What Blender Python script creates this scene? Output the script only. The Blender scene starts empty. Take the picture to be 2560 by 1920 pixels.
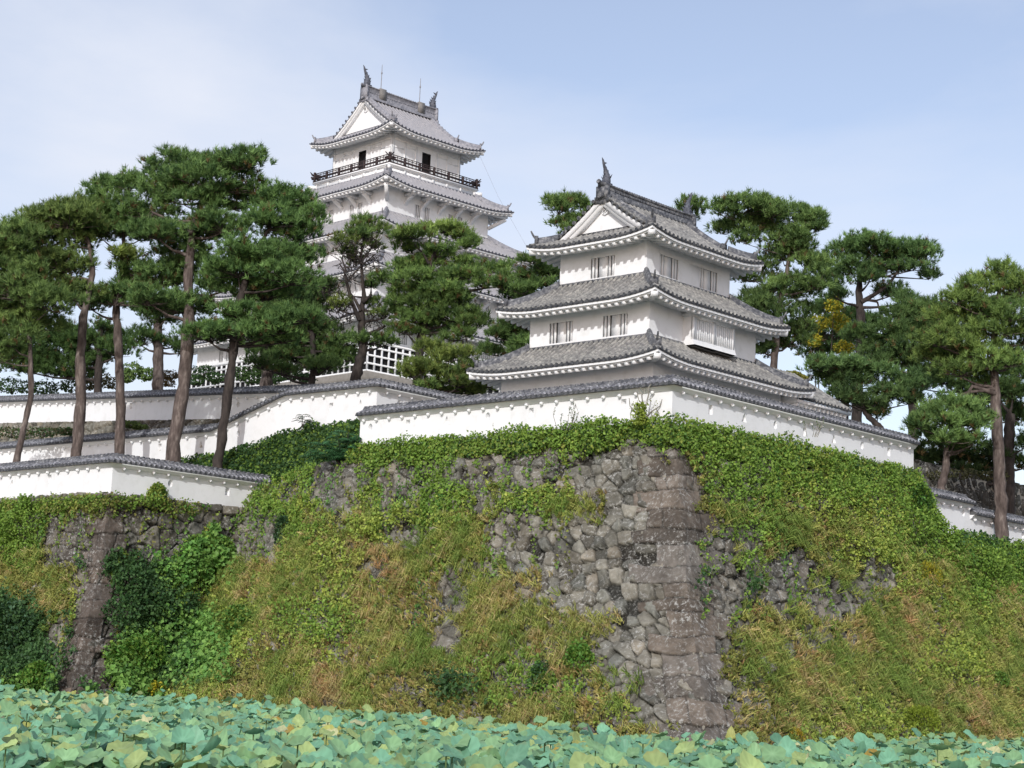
import bpy, math, random
import numpy as np
from mathutils import Vector, Matrix
from mathutils.geometry import tessellate_polygon
R_ = np.random.RandomState(7)
random.seed(7)
SC = bpy.context.scene
COL = SC.collection

# ------------------------------------------------------------------ camera
F_PX, PITCH, ROLL, CAM_Z = 4361.86, math.radians(9.525), math.radians(2.441), 2.6
cp, sp, cr, sr = math.cos(PITCH), math.sin(PITCH), math.cos(ROLL), math.sin(ROLL)
R0, U0, FW = np.array([1., 0, 0]), np.array([0, -sp, cp]), np.array([0, cp, sp])
CR, CU = cr*R0 + sr*U0, -sr*R0 + cr*U0
cam_d = bpy.data.cameras.new("camera")
cam_d.sensor_fit = 'HORIZONTAL'; cam_d.sensor_width = 36.0
cam_d.lens = F_PX/2560*36; cam_d.clip_start = 0.5; cam_d.clip_end = 5000
cam = bpy.data.objects.new("camera", cam_d); COL.objects.link(cam)
M = Matrix.Identity(4)
for i in range(3):
    M[i][0], M[i][1], M[i][2] = CR[i], CU[i], -FW[i]
M[2][3] = CAM_Z
cam.matrix_world = M
SC.camera = cam

# ------------------------------------------------------------------ sun, sky, exposure
YAW = math.radians(-42.657)
TA = np.array([math.cos(YAW), math.sin(YAW)]); TB = np.array([-math.sin(YAW), math.cos(YAW)])
TC = np.array([5.45, 72.0])
sun_xy = 0.42*TA - 0.77*TB
SUN = np.array([sun_xy[0], sun_xy[1], 0.48]); SUN /= np.linalg.norm(SUN)
sun_d = bpy.data.lights.new("sun", 'SUN'); sun_d.energy = 2.45; sun_d.angle = math.radians(0.9)
sun_d.color = (1.0, 0.99, 0.96)
sun = bpy.data.objects.new("sun", sun_d); COL.objects.link(sun)
sun.rotation_euler = Vector(SUN).to_track_quat('Z', 'Y').to_euler()
sun.location = (0, 0, 80)
wd = bpy.data.worlds.new("World"); SC.world = wd; wd.use_nodes = True
nt = wd.node_tree; nt.nodes.clear()
def N(t, **kw):
    n = nt.nodes.new(t)
    for k, v in kw.items(): setattr(n, k, v)
    return n
out = N('ShaderNodeOutputWorld'); bg = N('ShaderNodeBackground')
sky = N('ShaderNodeTexSky', sky_type='NISHITA'); sky.sun_disc = False
sky.sun_elevation = math.asin(SUN[2]); sky.sun_rotation = math.atan2(SUN[0], SUN[1])
sky.air_density = 1.0; sky.dust_density = 1.2; sky.ozone_density = 2.0
tc = N('ShaderNodeTexCoord'); mp = N('ShaderNodeMapping'); mp.inputs['Scale'].default_value = (1.0, 1.0, 2.4)
mp.inputs['Location'].default_value = (-3.3523, 0.8052, 3.3889)
n1 = N('ShaderNodeTexNoise'); n1.inputs['Scale'].default_value = 1.6; n1.inputs['Detail'].default_value = 8; n1.inputs['Roughness'].default_value = 0.55
n1.inputs['Distortion'].default_value = 0.35
rmp = N('ShaderNodeValToRGB')
rmp.color_ramp.elements[0].position = 0.40; rmp.color_ramp.elements[0].color = (0.16, 0.16, 0.16, 1)
rmp.color_ramp.elements[1].position = 0.68; rmp.color_ramp.elements[1].color = (0.95, 0.95, 0.95, 1)
mix = N('ShaderNodeMix', data_type='RGBA')
mix.inputs['B'].default_value = (4.95, 5.2, 5.85, 1)   # thin bright cloud, in the sky texture's own units
tint = N('ShaderNodeMix', data_type='RGBA', blend_type='MULTIPLY'); tint.inputs['Factor'].default_value = 1.0
tint.inputs['B'].default_value = (1.36, 1.13, 1.04, 1)
L = nt.links.new
L(tc.outputs['Generated'], mp.inputs['Vector']); L(mp.outputs['Vector'], n1.inputs['Vector'])
L(n1.outputs['Fac'], rmp.inputs['Fac']); L(rmp.outputs['Color'], mix.inputs['Factor'])
L(sky.outputs['Color'], tint.inputs['A']); L(tint.outputs['Result'], mix.inputs['A'])
L(mix.outputs['Result'], bg.inputs['Color'])
bg.inputs['Strength'].default_value = 0.15
L(bg.outputs['Background'], out.inputs['Surface'])
SC.view_settings.view_transform = 'Standard'; SC.view_settings.look = 'None'
SC.view_settings.exposure = 0.14; SC.view_settings.gamma = 1.0
SC.render.engine = 'CYCLES'
SC.cycles.max_bounces = 6; SC.cycles.transparent_max_bounces = 8

# ------------------------------------------------------------------ helpers: pixels, frames
def ray(x, y):
    u = (x-1280)/F_PX; v = -(y-960)/F_PX
    return FW + u*CR + v*CU
def at(x, y, Y):                       # the world point seen at photo position (x, y), Y metres away
    d = ray(x, y); return d/d[1]*Y + np.array([0, 0, CAM_Z])
def px_of(P):                          # photo position of world points
    P = np.asarray(P, float) - np.array([0, 0, CAM_Z]); D = P @ FW
    return 1280 + F_PX*(P @ CR)/D, 960 - F_PX*(P @ CU)/D
class Frame:
    def __init__(s, c, yaw):
        s.c = np.array(c, float); s.yaw = yaw
        s.a = np.array([math.cos(yaw), math.sin(yaw)]); s.b = np.array([-math.sin(yaw), math.cos(yaw)])
    def w(s, P):
        P = np.asarray(P, float); o = np.empty(P.shape)
        o[..., :2] = s.c + P[..., 0:1]*s.a + P[..., 1:2]*s.b; o[..., 2] = P[..., 2]
        return o
    def loc(s, P):
        P = np.asarray(P, float); d = P[..., :2]-s.c; o = np.empty(P.shape)
        o[..., 0] = d @ s.a; o[..., 1] = d @ s.b; o[..., 2] = P[..., 2]
        return o
SITE = Frame(TC, YAW)
KEEP = Frame((-9.58, 129.51), math.radians(-45.53))
WORLD = Frame((0, 0), 0.0)

# ------------------------------------------------------------------ helpers: materials
def newmat(name):
    m = bpy.data.materials.new(name); m.use_nodes = True
    t = m.node_tree; b = t.nodes['Principled BSDF']
    return m, t, b
def noise_ramp(t, scale, stops, detail=5, rough=0.6, vec=None, scl=None):
    tcn = t.nodes.new('ShaderNodeTexCoord'); n = t.nodes.new('ShaderNodeTexNoise')
    n.inputs['Scale'].default_value = scale; n.inputs['Detail'].default_value = detail; n.inputs['Roughness'].default_value = rough
    src = tcn.outputs['Object']
    if scl:
        mpn = t.nodes.new('ShaderNodeMapping'); mpn.inputs['Scale'].default_value = scl
        t.links.new(src, mpn.inputs['Vector']); src = mpn.outputs['Vector']
    t.links.new(src, n.inputs['Vector'])
    r = t.nodes.new('ShaderNodeValToRGB'); e = r.color_ramp.elements
    e[0].position, e[0].color = stops[0][0], (*stops[0][1], 1)
    e[1].position, e[1].color = stops[-1][0], (*stops[-1][1], 1)
    for p_, c_ in stops[1:-1]:
        x = e.new(p_); x.color = (*c_, 1)
    t.links.new(n.outputs['Fac'], r.inputs['Fac'])
    return r.outputs['Color'], n
def mul(t, a, b_, fac=1.0, mode='MULTIPLY'):
    m = t.nodes.new('ShaderNodeMix'); m.data_type = 'RGBA'; m.blend_type = mode; m.inputs['Factor'].default_value = fac
    t.links.new(a, m.inputs['A']); t.links.new(b_, m.inputs['B']); return m.outputs['Result']
def bump(t, b, src, strength=0.3, dist=0.03):
    n = t.nodes.new('ShaderNodeBump'); n.inputs['Strength'].default_value = strength; n.inputs['Distance'].default_value = dist
    t.links.new(src, n.inputs['Height']); t.links.new(n.outputs['Normal'], b.inputs['Normal'])
def attr(t):
    a = t.nodes.new('ShaderNodeAttribute'); a.attribute_name = 'Col'; return a.outputs['Color']

def mat_noise(name, scale, stops, rough=0.8, bmp=0.0, scl=None, detail=5, fine=None):
    m, t, b = newmat(name)
    c, n = noise_ramp(t, scale, stops, detail=detail, scl=scl)
    if fine:
        c2, n2 = noise_ramp(t, fine[0], fine[1]); c = mul(t, c, c2)
    t.links.new(c, b.inputs['Base Color']); b.inputs['Roughness'].default_value = rough
    b.inputs['Specular IOR Level'].default_value = 0.25
    if bmp: bump(t, b, n.outputs['Fac'], bmp)
    return m
M_PLASTER = mat_noise('white_plaster', 0.35, [(0.3, (0.785, 0.80, 0.815)), (0.7, (0.83, 0.845, 0.86))], 0.75,
                      fine=(2.6, [(0.30, (0.91, 0.91, 0.895)), (0.5, (1, 1, 1))]), scl=(1, 1, 0.35))
M_FENCE = mat_noise('fence_plaster', 0.5, [(0.28, (0.765, 0.78, 0.795)), (0.6, (0.82, 0.835, 0.85))], 0.75,
                    fine=(2.0, [(0.28, (0.91, 0.91, 0.895)), (0.50, (1, 1, 1))]), scl=(1, 1, 0.25))
M_TILE = mat_noise('weathered_roof_tile', 6.5, [(0.34, (0.15, 0.152, 0.16)), (0.50, (0.25, 0.25, 0.25)), (0.68, (0.42, 0.42, 0.405))], 0.65,
                   fine=(1.0, [(0.3, (0.72, 0.72, 0.70)), (0.7, (1.1, 1.08, 1.02))]))
M_RIDGE = mat_noise('dark_ridge_tile', 7.0, [(0.40, (0.062, 0.066, 0.078)), (0.56, (0.15, 0.155, 0.165)), (0.74, (0.36, 0.36, 0.36))], 0.6)
M_PAN = mat_noise('roof_tile_channels', 5.0, [(0.35, (0.060, 0.063, 0.07)), (0.7, (0.15, 0.15, 0.15))], 0.7)
M_KPAN = mat_noise('grey_roof_tile_channels', 3.0, [(0.3, (0.21, 0.21, 0.225)), (0.7, (0.28, 0.278, 0.295))], 0.6)
M_EDGE = mat_noise('eave_tile_ends', 9.0, [(0.4, (0.042, 0.046, 0.055)), (0.7, (0.13, 0.135, 0.14))], 0.6)
M_KTILE = mat_noise('grey_roof_tile', 2.5, [(0.3, (0.275, 0.275, 0.295)), (0.7, (0.355, 0.352, 0.372))], 0.55)
M_KRIDGE = mat_noise('grey_ridge_tile', 5.0, [(0.35, (0.17, 0.175, 0.20)), (0.7, (0.36, 0.36, 0.39))], 0.6)
M_KEDGE = mat_noise('grey_eave_tile_ends', 8.0, [(0.4, (0.045, 0.05, 0.065)), (0.7, (0.11, 0.115, 0.14))], 0.6)
M_FTILE = mat_noise('fence_roof_tile', 8.0, [(0.36, (0.085, 0.088, 0.10)), (0.54, (0.20, 0.205, 0.225)), (0.70, (0.50, 0.51, 0.54))], 0.6)
M_BLACK = mat_noise('dark_opening', 2.0, [(0.3, (0.012, 0.012, 0.013)), (0.7, (0.02, 0.02, 0.022))], 0.9)
M_WOOD = mat_noise('dark_brown_timber', 6.0, [(0.3, (0.022, 0.016, 0.018)), (0.7, (0.06, 0.043, 0.042))], 0.7, scl=(1, 1, 6))
M_BRONZE = mat_noise('weathered_ornament', 6.0, [(0.35, (0.05, 0.056, 0.075)), (0.7, (0.15, 0.16, 0.19))], 0.6)
M_STEEL = mat_noise('grey_metal', 3.0, [(0.3, (0.2, 0.2, 0.22)), (0.7, (0.3, 0.3, 0.32))], 0.5)
M_CONC = mat_noise('tan_concrete', 3.0, [(0.3, (0.19, 0.178, 0.16)), (0.7, (0.25, 0.235, 0.215))], 0.85)
M_GREYWOOD = mat_noise('grey_boards', 4.0, [(0.3, (0.16, 0.155, 0.15)), (0.7, (0.25, 0.24, 0.23))], 0.8)
M_BARK = mat_noise('pine_bark', 5.0, [(0.35, (0.055, 0.043, 0.038)), (0.55, (0.125, 0.10, 0.09)), (0.72, (0.25, 0.215, 0.19))], 0.95, bmp=0.9, scl=(1, 1, 0.3))
M_BARKD = mat_noise('dark_bark', 5.0, [(0.35, (0.025, 0.021, 0.02)), (0.7, (0.075, 0.062, 0.055))], 0.95, bmp=0.8, scl=(1, 1, 0.3))
M_BARKL = mat_noise('lichen_covered_bark', 4.0, [(0.35, (0.10, 0.09, 0.075)), (0.6, (0.30, 0.29, 0.25)), (0.75, (0.42, 0.42, 0.37))], 0.95, bmp=0.6)
M_EARTH = mat_noise('dark_earth', 0.8, [(0.3, (0.05, 0.045, 0.028)), (0.7, (0.10, 0.10, 0.05))], 0.95)
M_GRAVEL = mat_noise('terrace_earth', 1.2, [(0.3, (0.30, 0.285, 0.24)), (0.7, (0.40, 0.38, 0.33))], 0.95)

def mat_foliage(name, transl=0.25, rough=0.55, spec=0.25):
    m, t, b = newmat(name)
    a = attr(t)
    c, n = noise_ramp(t, 1.3, [(0.3, (0.78, 0.80, 0.75)), (0.7, (1.15, 1.12, 1.05))], detail=3)
    c = mul(t, a, c)
    t.links.new(c, b.inputs['Base Color']); b.inputs['Roughness'].default_value = rough
    b.inputs['Specular IOR Level'].default_value = spec
    tr = t.nodes.new('ShaderNodeBsdfTranslucent'); ms = t.nodes.new('ShaderNodeMixShader'); ms.inputs['Fac'].default_value = transl
    t.links.new(c, tr.inputs['Color'])
    o = t.nodes['Material Output']
    t.links.new(b.outputs['BSDF'], ms.inputs[1]); t.links.new(tr.outputs['BSDF'], ms.inputs[2]); t.links.new(ms.outputs['Shader'], o.inputs['Surface'])
    return m
M_LEAF = mat_foliage('broad_leaves', 0.32)
M_NEEDLE = mat_foliage('pine_needles', 0.22, 0.6, 0.2)
M_GRASS = mat_foliage('grass_blades', 0.3, 0.7, 0.15)
M_LOTUS = mat_foliage('lotus_leaf', 0.18, 0.5, 0.3)

def mat_stone(name):
    m, t, b = newmat(name)
    a = attr(t)
    c, n = noise_ramp(t, 3.0, [(0.3, (0.62, 0.60, 0.58)), (0.7, (1.2, 1.2, 1.2))], detail=8, rough=0.7)
    c = mul(t, a, c)
    lr, n2 = noise_ramp(t, 7.0, [(0.52, (0, 0, 0)), (0.60, (1, 1, 1))], detail=8, rough=0.8)
    mx = t.nodes.new('ShaderNodeMix'); mx.data_type = 'RGBA'
    pr, n3 = noise_ramp(t, 0.9, [(0.38, (0.15, 0.15, 0.15)), (0.60, (0.9, 0.9, 0.9))], detail=2)
    f = mul(t, lr, pr)
    t.links.new(f, mx.inputs['Factor']); t.links.new(c, mx.inputs['A']); mx.inputs['B'].default_value = (0.40, 0.40, 0.375, 1)
    t.links.new(mx.outputs['Result'], b.inputs['Base Color']); b.inputs['Roughness'].default_value = 0.92
    b.inputs['Specular IOR Level'].default_value = 0.2
    bump(t, b, n.outputs['Fac'], 0.7, 0.05)
    return m
M_STONE = mat_stone('castle_stone')
def mat_water():
    m, t, b = newmat('pond_water')
    b.inputs['Base Color'].default_value = (0.018, 0.022, 0.014, 1); b.inputs['Roughness'].default_value = 0.12
    c, n = noise_ramp(t, 1.5, [(0.3, (0.3, 0.3, 0.3)), (0.7, (0.6, 0.6, 0.6))]); bump(t, b, n.outputs['Fac'], 0.15)
    return m
M_WATER = mat_water()

# ------------------------------------------------------------------ helpers: meshes and objects
class MB:
    """collects vertices and faces and links them as one mesh object"""
    def __init__(s): s.v = []; s.f = []; s.n = 0; s.c = []; s.m = []
    def add(s, v, f, col=None, mi=0):
        v = np.asarray(v, float).reshape(-1, 3); f = np.asarray(f, int)
        s.v.append(v); s.f.append(f + s.n); s.m.append(np.full(len(f), mi, int)); s.n += len(v)
        if col is None: col = np.ones((len(v), 3))
        col = np.asarray(col, float)
        if col.ndim == 1: col = np.tile(col, (len(v), 1))
        s.c.append(col)
    def poly(s, pts, mi=0): s.add(pts, [list(range(len(pts)))], mi=mi)
    def box(s, x0, x1, y0, y1, z0, z1, mi=0):
        v = [(x, y, z) for z in (z0, z1) for y in (y0, y1) for x in (x0, x1)]
        s.add(v, [(0, 2, 3, 1), (4, 5, 7, 6), (0, 1, 5, 4), (2, 6, 7, 3), (0, 4, 6, 2), (1, 3, 7, 5)], mi=mi)
    def hexa(s, v8, mi=0):
        s.add(v8, [(0, 2, 3, 1), (4, 5, 7, 6), (0, 1, 5, 4), (2, 6, 7, 3), (0, 4, 6, 2), (1, 3, 7, 5)], mi=mi)
    def beam(s, p, q, w, h, up=(0, 0, 1), mi=0):          # rectangular bar from p to q; top of section at p/q + h/2
        p = np.array(p, float); q = np.array(q, float); d = q-p; d /= np.linalg.norm(d)
        sd = np.cross(d, up); sd /= np.linalg.norm(sd)+1e-9; u = np.cross(sd, d)
        v = [P + a*sd*w/2 + b*u*h/2 for P in (p, q) for b in (-1, 1) for a in (-1, 1)]
        s.hexa(v, mi)
    def tube(s, pts, rad, seg=8, cap=True, col=None, mi=0):
        P = np.asarray(pts, float); n = len(P); rad = np.broadcast_to(np.asarray(rad, float), (n,))
        T = np.gradient(P, axis=0); T /= np.linalg.norm(T, axis=1)[:, None]+1e-9
        ref = np.array([0, 0, 1.]) if abs(T[0, 2]) < 0.8 else np.array([1., 0, 0])
        v = []
        for i in range(n):
            sd = np.cross(T[i], ref); sd /= np.linalg.norm(sd)+1e-9; u = np.cross(sd, T[i])
            for k in range(seg):
                a = 2*math.pi*k/seg; v.append(P[i]+rad[i]*(math.cos(a)*sd+math.sin(a)*u))
        f = [(i*seg+k, i*seg+(k+1) % seg, (i+1)*seg+(k+1) % seg, (i+1)*seg+k) for i in range(n-1) for k in range(seg)]
        s.add(v, f, col, mi)
        if cap:
            s.add(v[:seg], [list(range(seg))[::-1]], col, mi); s.add(v[-seg:], [list(range(seg))], col, mi)
    def grid(s, P, col=None, mi=0):                        # P: (n, m, 3)
        n, m = P.shape[:2]; i = np.arange(n*m).reshape(n, m)
        f = np.stack([i[:-1, :-1], i[:-1, 1:], i[1:, 1:], i[1:, :-1]], -1).reshape(-1, 4)
        s.add(P.reshape(-1, 3), f, col, mi)
    def build(s, name, mats, parent=None, origin=(0, 0, 0), smooth=False, kind=None):
        if not isinstance(mats, (list, tuple)): mats = [mats]
        V = np.concatenate(s.v) - np.asarray(origin, float); me = bpy.data.meshes.new(name)
        me.vertices.add(len(V)); me.vertices.foreach_set('co', V.ravel())
        li = np.concatenate([f.ravel() for f in s.f]); tot = np.concatenate([np.full(len(f), f.shape[1]) for f in s.f])
        me.loops.add(len(li)); me.loops.foreach_set('vertex_index', li)
        me.polygons.add(len(tot)); me.polygons.foreach_set('loop_start', np.concatenate([[0], np.cumsum(tot)[:-1]]))
        try: me.polygons.foreach_set('loop_total', tot)
        except Exception: pass
        me.polygons.foreach_set('material_index', np.concatenate(s.m))
        if smooth: me.polygons.foreach_set('use_smooth', np.ones(len(tot), bool))
        C = np.concatenate(s.c)
        if not np.all(C == 1):
            ca = me.color_attributes.new('Col', 'FLOAT_COLOR', 'POINT')
            ca.data.foreach_set('color', np.concatenate([C, np.ones((len(C), 1))], 1).ravel())
        for m in mats: me.materials.append(m)
        me.update(calc_edges=True); me.validate()
        o = bpy.data.objects.new(name, me); COL.objects.link(o)
        if parent: o.parent = parent
        if kind: o['kind'] = kind
        return o
def thing(name, label, cat, frame=WORLD, origin=(0, 0, 0), group=None, kind=None):
    o = bpy.data.objects.new(name, None); COL.objects.link(o); o.empty_display_size = 0.5
    o.location = Vector(frame.w(np.array(origin, float))); o.rotation_euler = (0, 0, frame.yaw)
    tag(o, label, cat, group, kind); return o
def tag(o, label=None, cat=None, group=None, kind=None):
    if label: o['label'] = label
    if cat: o['category'] = cat
    if group: o['group'] = group
    if kind: o['kind'] = kind
    return o
def dup(o, parent, loc=None, rotz=None):
    c = o.copy(); COL.objects.link(c); c.parent = parent
    if loc is not None: c.location = loc
    if rotz is not None: c.rotation_euler = (0, 0, rotz)
    for ch in list(o.children):
        d = ch.copy(); COL.objects.link(d); d.parent = c
    return c
def vnoise(x, y, seed=0):                                  # smooth value noise, 0..1
    x = np.asarray(x, float); y = np.asarray(y, float)
    xi = np.floor(x).astype(int); yi = np.floor(y).astype(int); fx = x-xi; fy = y-yi
    fx = fx*fx*(3-2*fx); fy = fy*fy*(3-2*fy)
    def h(i, j):
        k = (i*374761393 + j*668265263 + seed*974634721) & 0xffffffff
        k = ((k ^ (k >> 13))*1274126177) & 0xffffffff
        return ((k ^ (k >> 16)) & 0xffff)/65535.
    return (h(xi, yi)*(1-fx)+h(xi+1, yi)*fx)*(1-fy)+(h(xi, yi+1)*(1-fx)+h(xi+1, yi+1)*fx)*fy

# ------------------------------------------------------------------ tiled roofs
def side_pos(k, s, d, hx, hy, z):      # side k: 0 = -v, 1 = +u, 2 = +v, 3 = -u; s along, d inward from the eave
    s, d, z = np.broadcast_arrays(np.asarray(s, float), np.asarray(d, float), np.asarray(z, float))
    if k == 0: return np.stack([s, -hy+d, z], -1)
    if k == 1: return np.stack([hx-d, s, z], -1)
    if k == 2: return np.stack([-s, hy-d, z], -1)
    return np.stack([-hx+d, -s, z], -1)
def half_rib(mb, C, S, r, mi=0, tile=0.0):   # half round tile row along centre points C with sideways unit vector S
    n = len(C); ang = np.linspace(0, math.pi, 6)
    T = np.gradient(C, axis=0); T /= np.linalg.norm(T, axis=1)[:, None]+1e-9
    U = np.cross(T, S); U *= np.sign(U[:, 2:3]+1e-9)
    rr = np.full(n, r)
    if tile: rr = r*(1+tile*(np.arange(n) % 2))
    V = C[:, None, :] + rr[:, None, None]*(np.cos(ang)[None, :, None]*S + np.sin(ang)[None, :, None]*U[:, None, :])
    mb.grid(V, mi=mi)
def lift_f(e, t, Lf, Lc): return Lf*np.clip(1-np.asarray(e)/Lc, 0, 1)**2.2*(1-np.asarray(t))

def eaves(root, o0, hx, hy, z0, Lf, Lc, ov, sp_, white, edge, fas=0.15, raf=0.15, raf_w=0.14, parent=None):
    """white fascia board, soffit and plastered rafters under an eave; returns the rafters' object"""
    fb = MB(); rb = MB()
    for k in range(4):
        hl, hd = (hx, hy) if k % 2 == 0 else (hy, hx)
        s = np.linspace(-hl, hl, 41); ze = z0 + lift_f(hl-np.abs(s), 0, Lf, Lc)
        def row(d, dz):
            sc = np.clip(s, -(hl-d), hl-d); return side_pos(k, sc, d, hx, hy, ze+dz)
        fb.grid(np.stack([row(0.02, -0.03), row(0.02, -0.03-fas)]))
        fb.grid(np.stack([row(0.02, -0.03-fas), row(0.09, -0.03-fas)]))
        fb.grid(np.stack([row(0.09, -0.03-fas), row(0.10, -0.08-fas)]))
        # soffit, meeting the wall a little higher than the eave
        dd = np.linspace(0.10, ov+0.02, 5)
        fb.grid(np.stack([row(d, -0.08-fas + 0.22*(d-0.1)) for d in dd]))
        n = int(2*(hl-0.18)/sp_); xs = np.linspace(-(hl-0.22), hl-0.22, n)
        for x in xs:
            e = hl-abs(x); zz = z0 + float(lift_f(e, 0, Lf, Lc)); d1 = min(ov+0.02, e)
            if d1 < 0.25: continue
            w = raf_w/2; zt0 = zz-0.05-fas; zt1 = zz-0.06-fas+0.22*(d1-0.1)
            v8 = []
            for d, zt in ((0.11, zt0), (d1, zt1)):
                for h in (-raf, 0):
                    for q in (-w, w): v8.append(side_pos(k, x+q, d, hx, hy, zt+h))
            rb.hexa(np.array(v8))
    for su in (-1, 1):                                     # hip rafters: white square beam ends at each corner
        for sv in (-1, 1):
            zt = z0 + Lf - 0.17 - fas
            p = np.array([su*(hx-0.10), sv*(hy-0.10), zt]); q_ = np.array([su*(hx-ov), sv*(hy-ov), zt+0.10])
            rb.beam(p, q_, 0.26, 0.22)
    fo = fb.build('fascia', white, parent, o0)
    ro = rb.build('rafters', white, parent, o0)
    return fo, ro

def hip_ridge(mb, P, w=0.2, h=0.26):                        # stacked ridge tiles along a hip, horn at the low end
    P = np.asarray(P, float); n = len(P)
    d = P[0]-P[-1]; d[2] = 0; d /= np.linalg.norm(d); sd = np.array([-d[1], d[0], 0])
    prof = [(-w*0.65, -0.05), (-w*0.65, h*0.32), (-w*0.5, h*0.36), (-w*0.5, h*0.68), (-w*0.36, h*0.8), (-w*0.14, h), (w*0.14, h), (w*0.36, h*0.8), (w*0.5, h*0.68), (w*0.5, h*0.36), (w*0.65, h*0.32), (w*0.65, -0.05)]
    V = np.array([[p + a*sd + np.array([0, 0, b]) for a, b in prof] for p in P])
    mb.grid(V); mb.add(V[0], [list(range(len(prof)))]); mb.add(V[-1], [list(range(len(prof)))[::-1]])
    # end tile with its horn
    e = P[0]+np.array([0, 0, h*0.45])
    mb.hexa(np.array([e + x*d*0.07 + y*sd*w*0.85 + np.array([0, 0, z]) for z in (-h*0.55, h*0.75) for y in (-1, 1) for x in (-1, 1)]))
    t = np.linspace(0, 1, 5)
    horn = np.array([e + np.array([0, 0, h*0.5]) + d*(0.02+0.22*x) + np.array([0, 0, 0.30*x**1.6]) for x in t])
    mb.tube(horn, np.linspace(w*0.30, w*0.17, 5), 7)

def skirt_roof(root, o0, hx, hy, ztip, ix, iy, zt, Lf, Lc, ov, white, tile, ridge, edge, pitch=0.27, r=0.075, kc=0.3, fas=0.15, raf=0.15, rsp=0.34, raf_w=0.15, hw=0.2, hh=0.26, upper=False):
    """pent roof ring between an eave rectangle and the wall of the storey above"""
    z0 = ztip-Lf
    roof = bpy.data.objects.new('roof', None)
    D = hx-ix
    def zf(d, e):
        t = np.asarray(d)/D
        return z0 + (zt-z0)*((1-kc)*t + kc*t*t) + lift_f(e, np.clip(t, 0, 1), Lf, Lc)
    tb = MB()
    for k in range(4):
        hl, hd = (hx, hy) if k % 2 == 0 else (hy, hx)
        il = ix if k % 2 == 0 else iy; Dk = (hy-iy) if k % 2 == 0 else (hx-ix)
        ds = np.linspace(0, Dk, 9); us = np.linspace(-1, 1, 41)
        P = []
        for d in ds:
            half = hl + (il-hl)*d/Dk; s = us*half; e = hl-np.abs(s)
            P.append(side_pos(k, s, d, hx, hy, zf(d*D/Dk, np.maximum(e, d))))
        tb.grid(np.array(P), mi=2)
        low = np.array(P[0]); b2 = low.copy(); b2[:, 2] -= 0.09
        tb.grid(np.stack([low, b2]), mi=1)
        n = int(2*hl/pitch); xs = (np.arange(n)-(n-1)/2)*pitch
        S = side_pos(k, 1., 0, 0, 0, 0)-side_pos(k, 0., 0, 0, 0, 0); S /= np.linalg.norm(S)
        for x in xs:
            e = hl-abs(x); dm = Dk if abs(x) < il else e*Dk/(hl-il) if hl > il else Dk
            dm = min(dm, Dk)
            if dm < 0.12: continue
            m = max(2, int(dm/0.3)); d = np.linspace(-0.03, dm, 2*m)
            C = side_pos(k, np.full(len(d), x), d, hx, hy, zf(np.maximum(d, 0)*D/Dk, np.maximum(e, d)))
            half_rib(tb, C, S, r, tile=0.14)
            c0 = C[0]; U = np.array([0, 0, 1.]); ang = np.linspace(0, 2*math.pi, 9)[:-1]
            nrm = side_pos(k, 0., -1., 0, 0, 0)-side_pos(k, 0., 0., 0, 0, 0)
            disc = [c0 + nrm*0.012 + r*1.1*(math.cos(q)*S+math.sin(q)*U) for q in ang]
            tb.add(disc, [list(range(8))], mi=1)
    ro = tb.build('roof', [tile, edge, M_KPAN if tile is M_KTILE else M_PAN], root, o0)
    rb = MB()
    for su in (-1, 1):
        for sv in (-1, 1):
            t = np.linspace(0.16, 0.995, 9); P = []
            for q in t:
                x = su*(hx+(ix-hx)*q); y = sv*(hy+(iy-hy)*q); P.append((x, y, float(zf(q*D, q*D))+0.02))
            hip_ridge(rb, P, hw, hh)
    g = 0.07                                               # flat course of tiles where the roof meets the wall
    for (x0, x1, y0, y1) in ((-ix-g, ix+g, -iy-g, -iy), (-ix-g, ix+g, iy, iy+g), (-ix-g, -ix, -iy, iy), (ix, ix+g, -iy, iy)):
        rb.box(x0, x1, y0, y1, zt-0.06, zt+0.07)
    rb.build('ridge_tiles', ridge, ro, o0)
    eaves(root, o0, hx, hy, z0, Lf, Lc, ov, rsp, white, edge, fas, raf, raf_w, parent=ro)
    return ro

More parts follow.
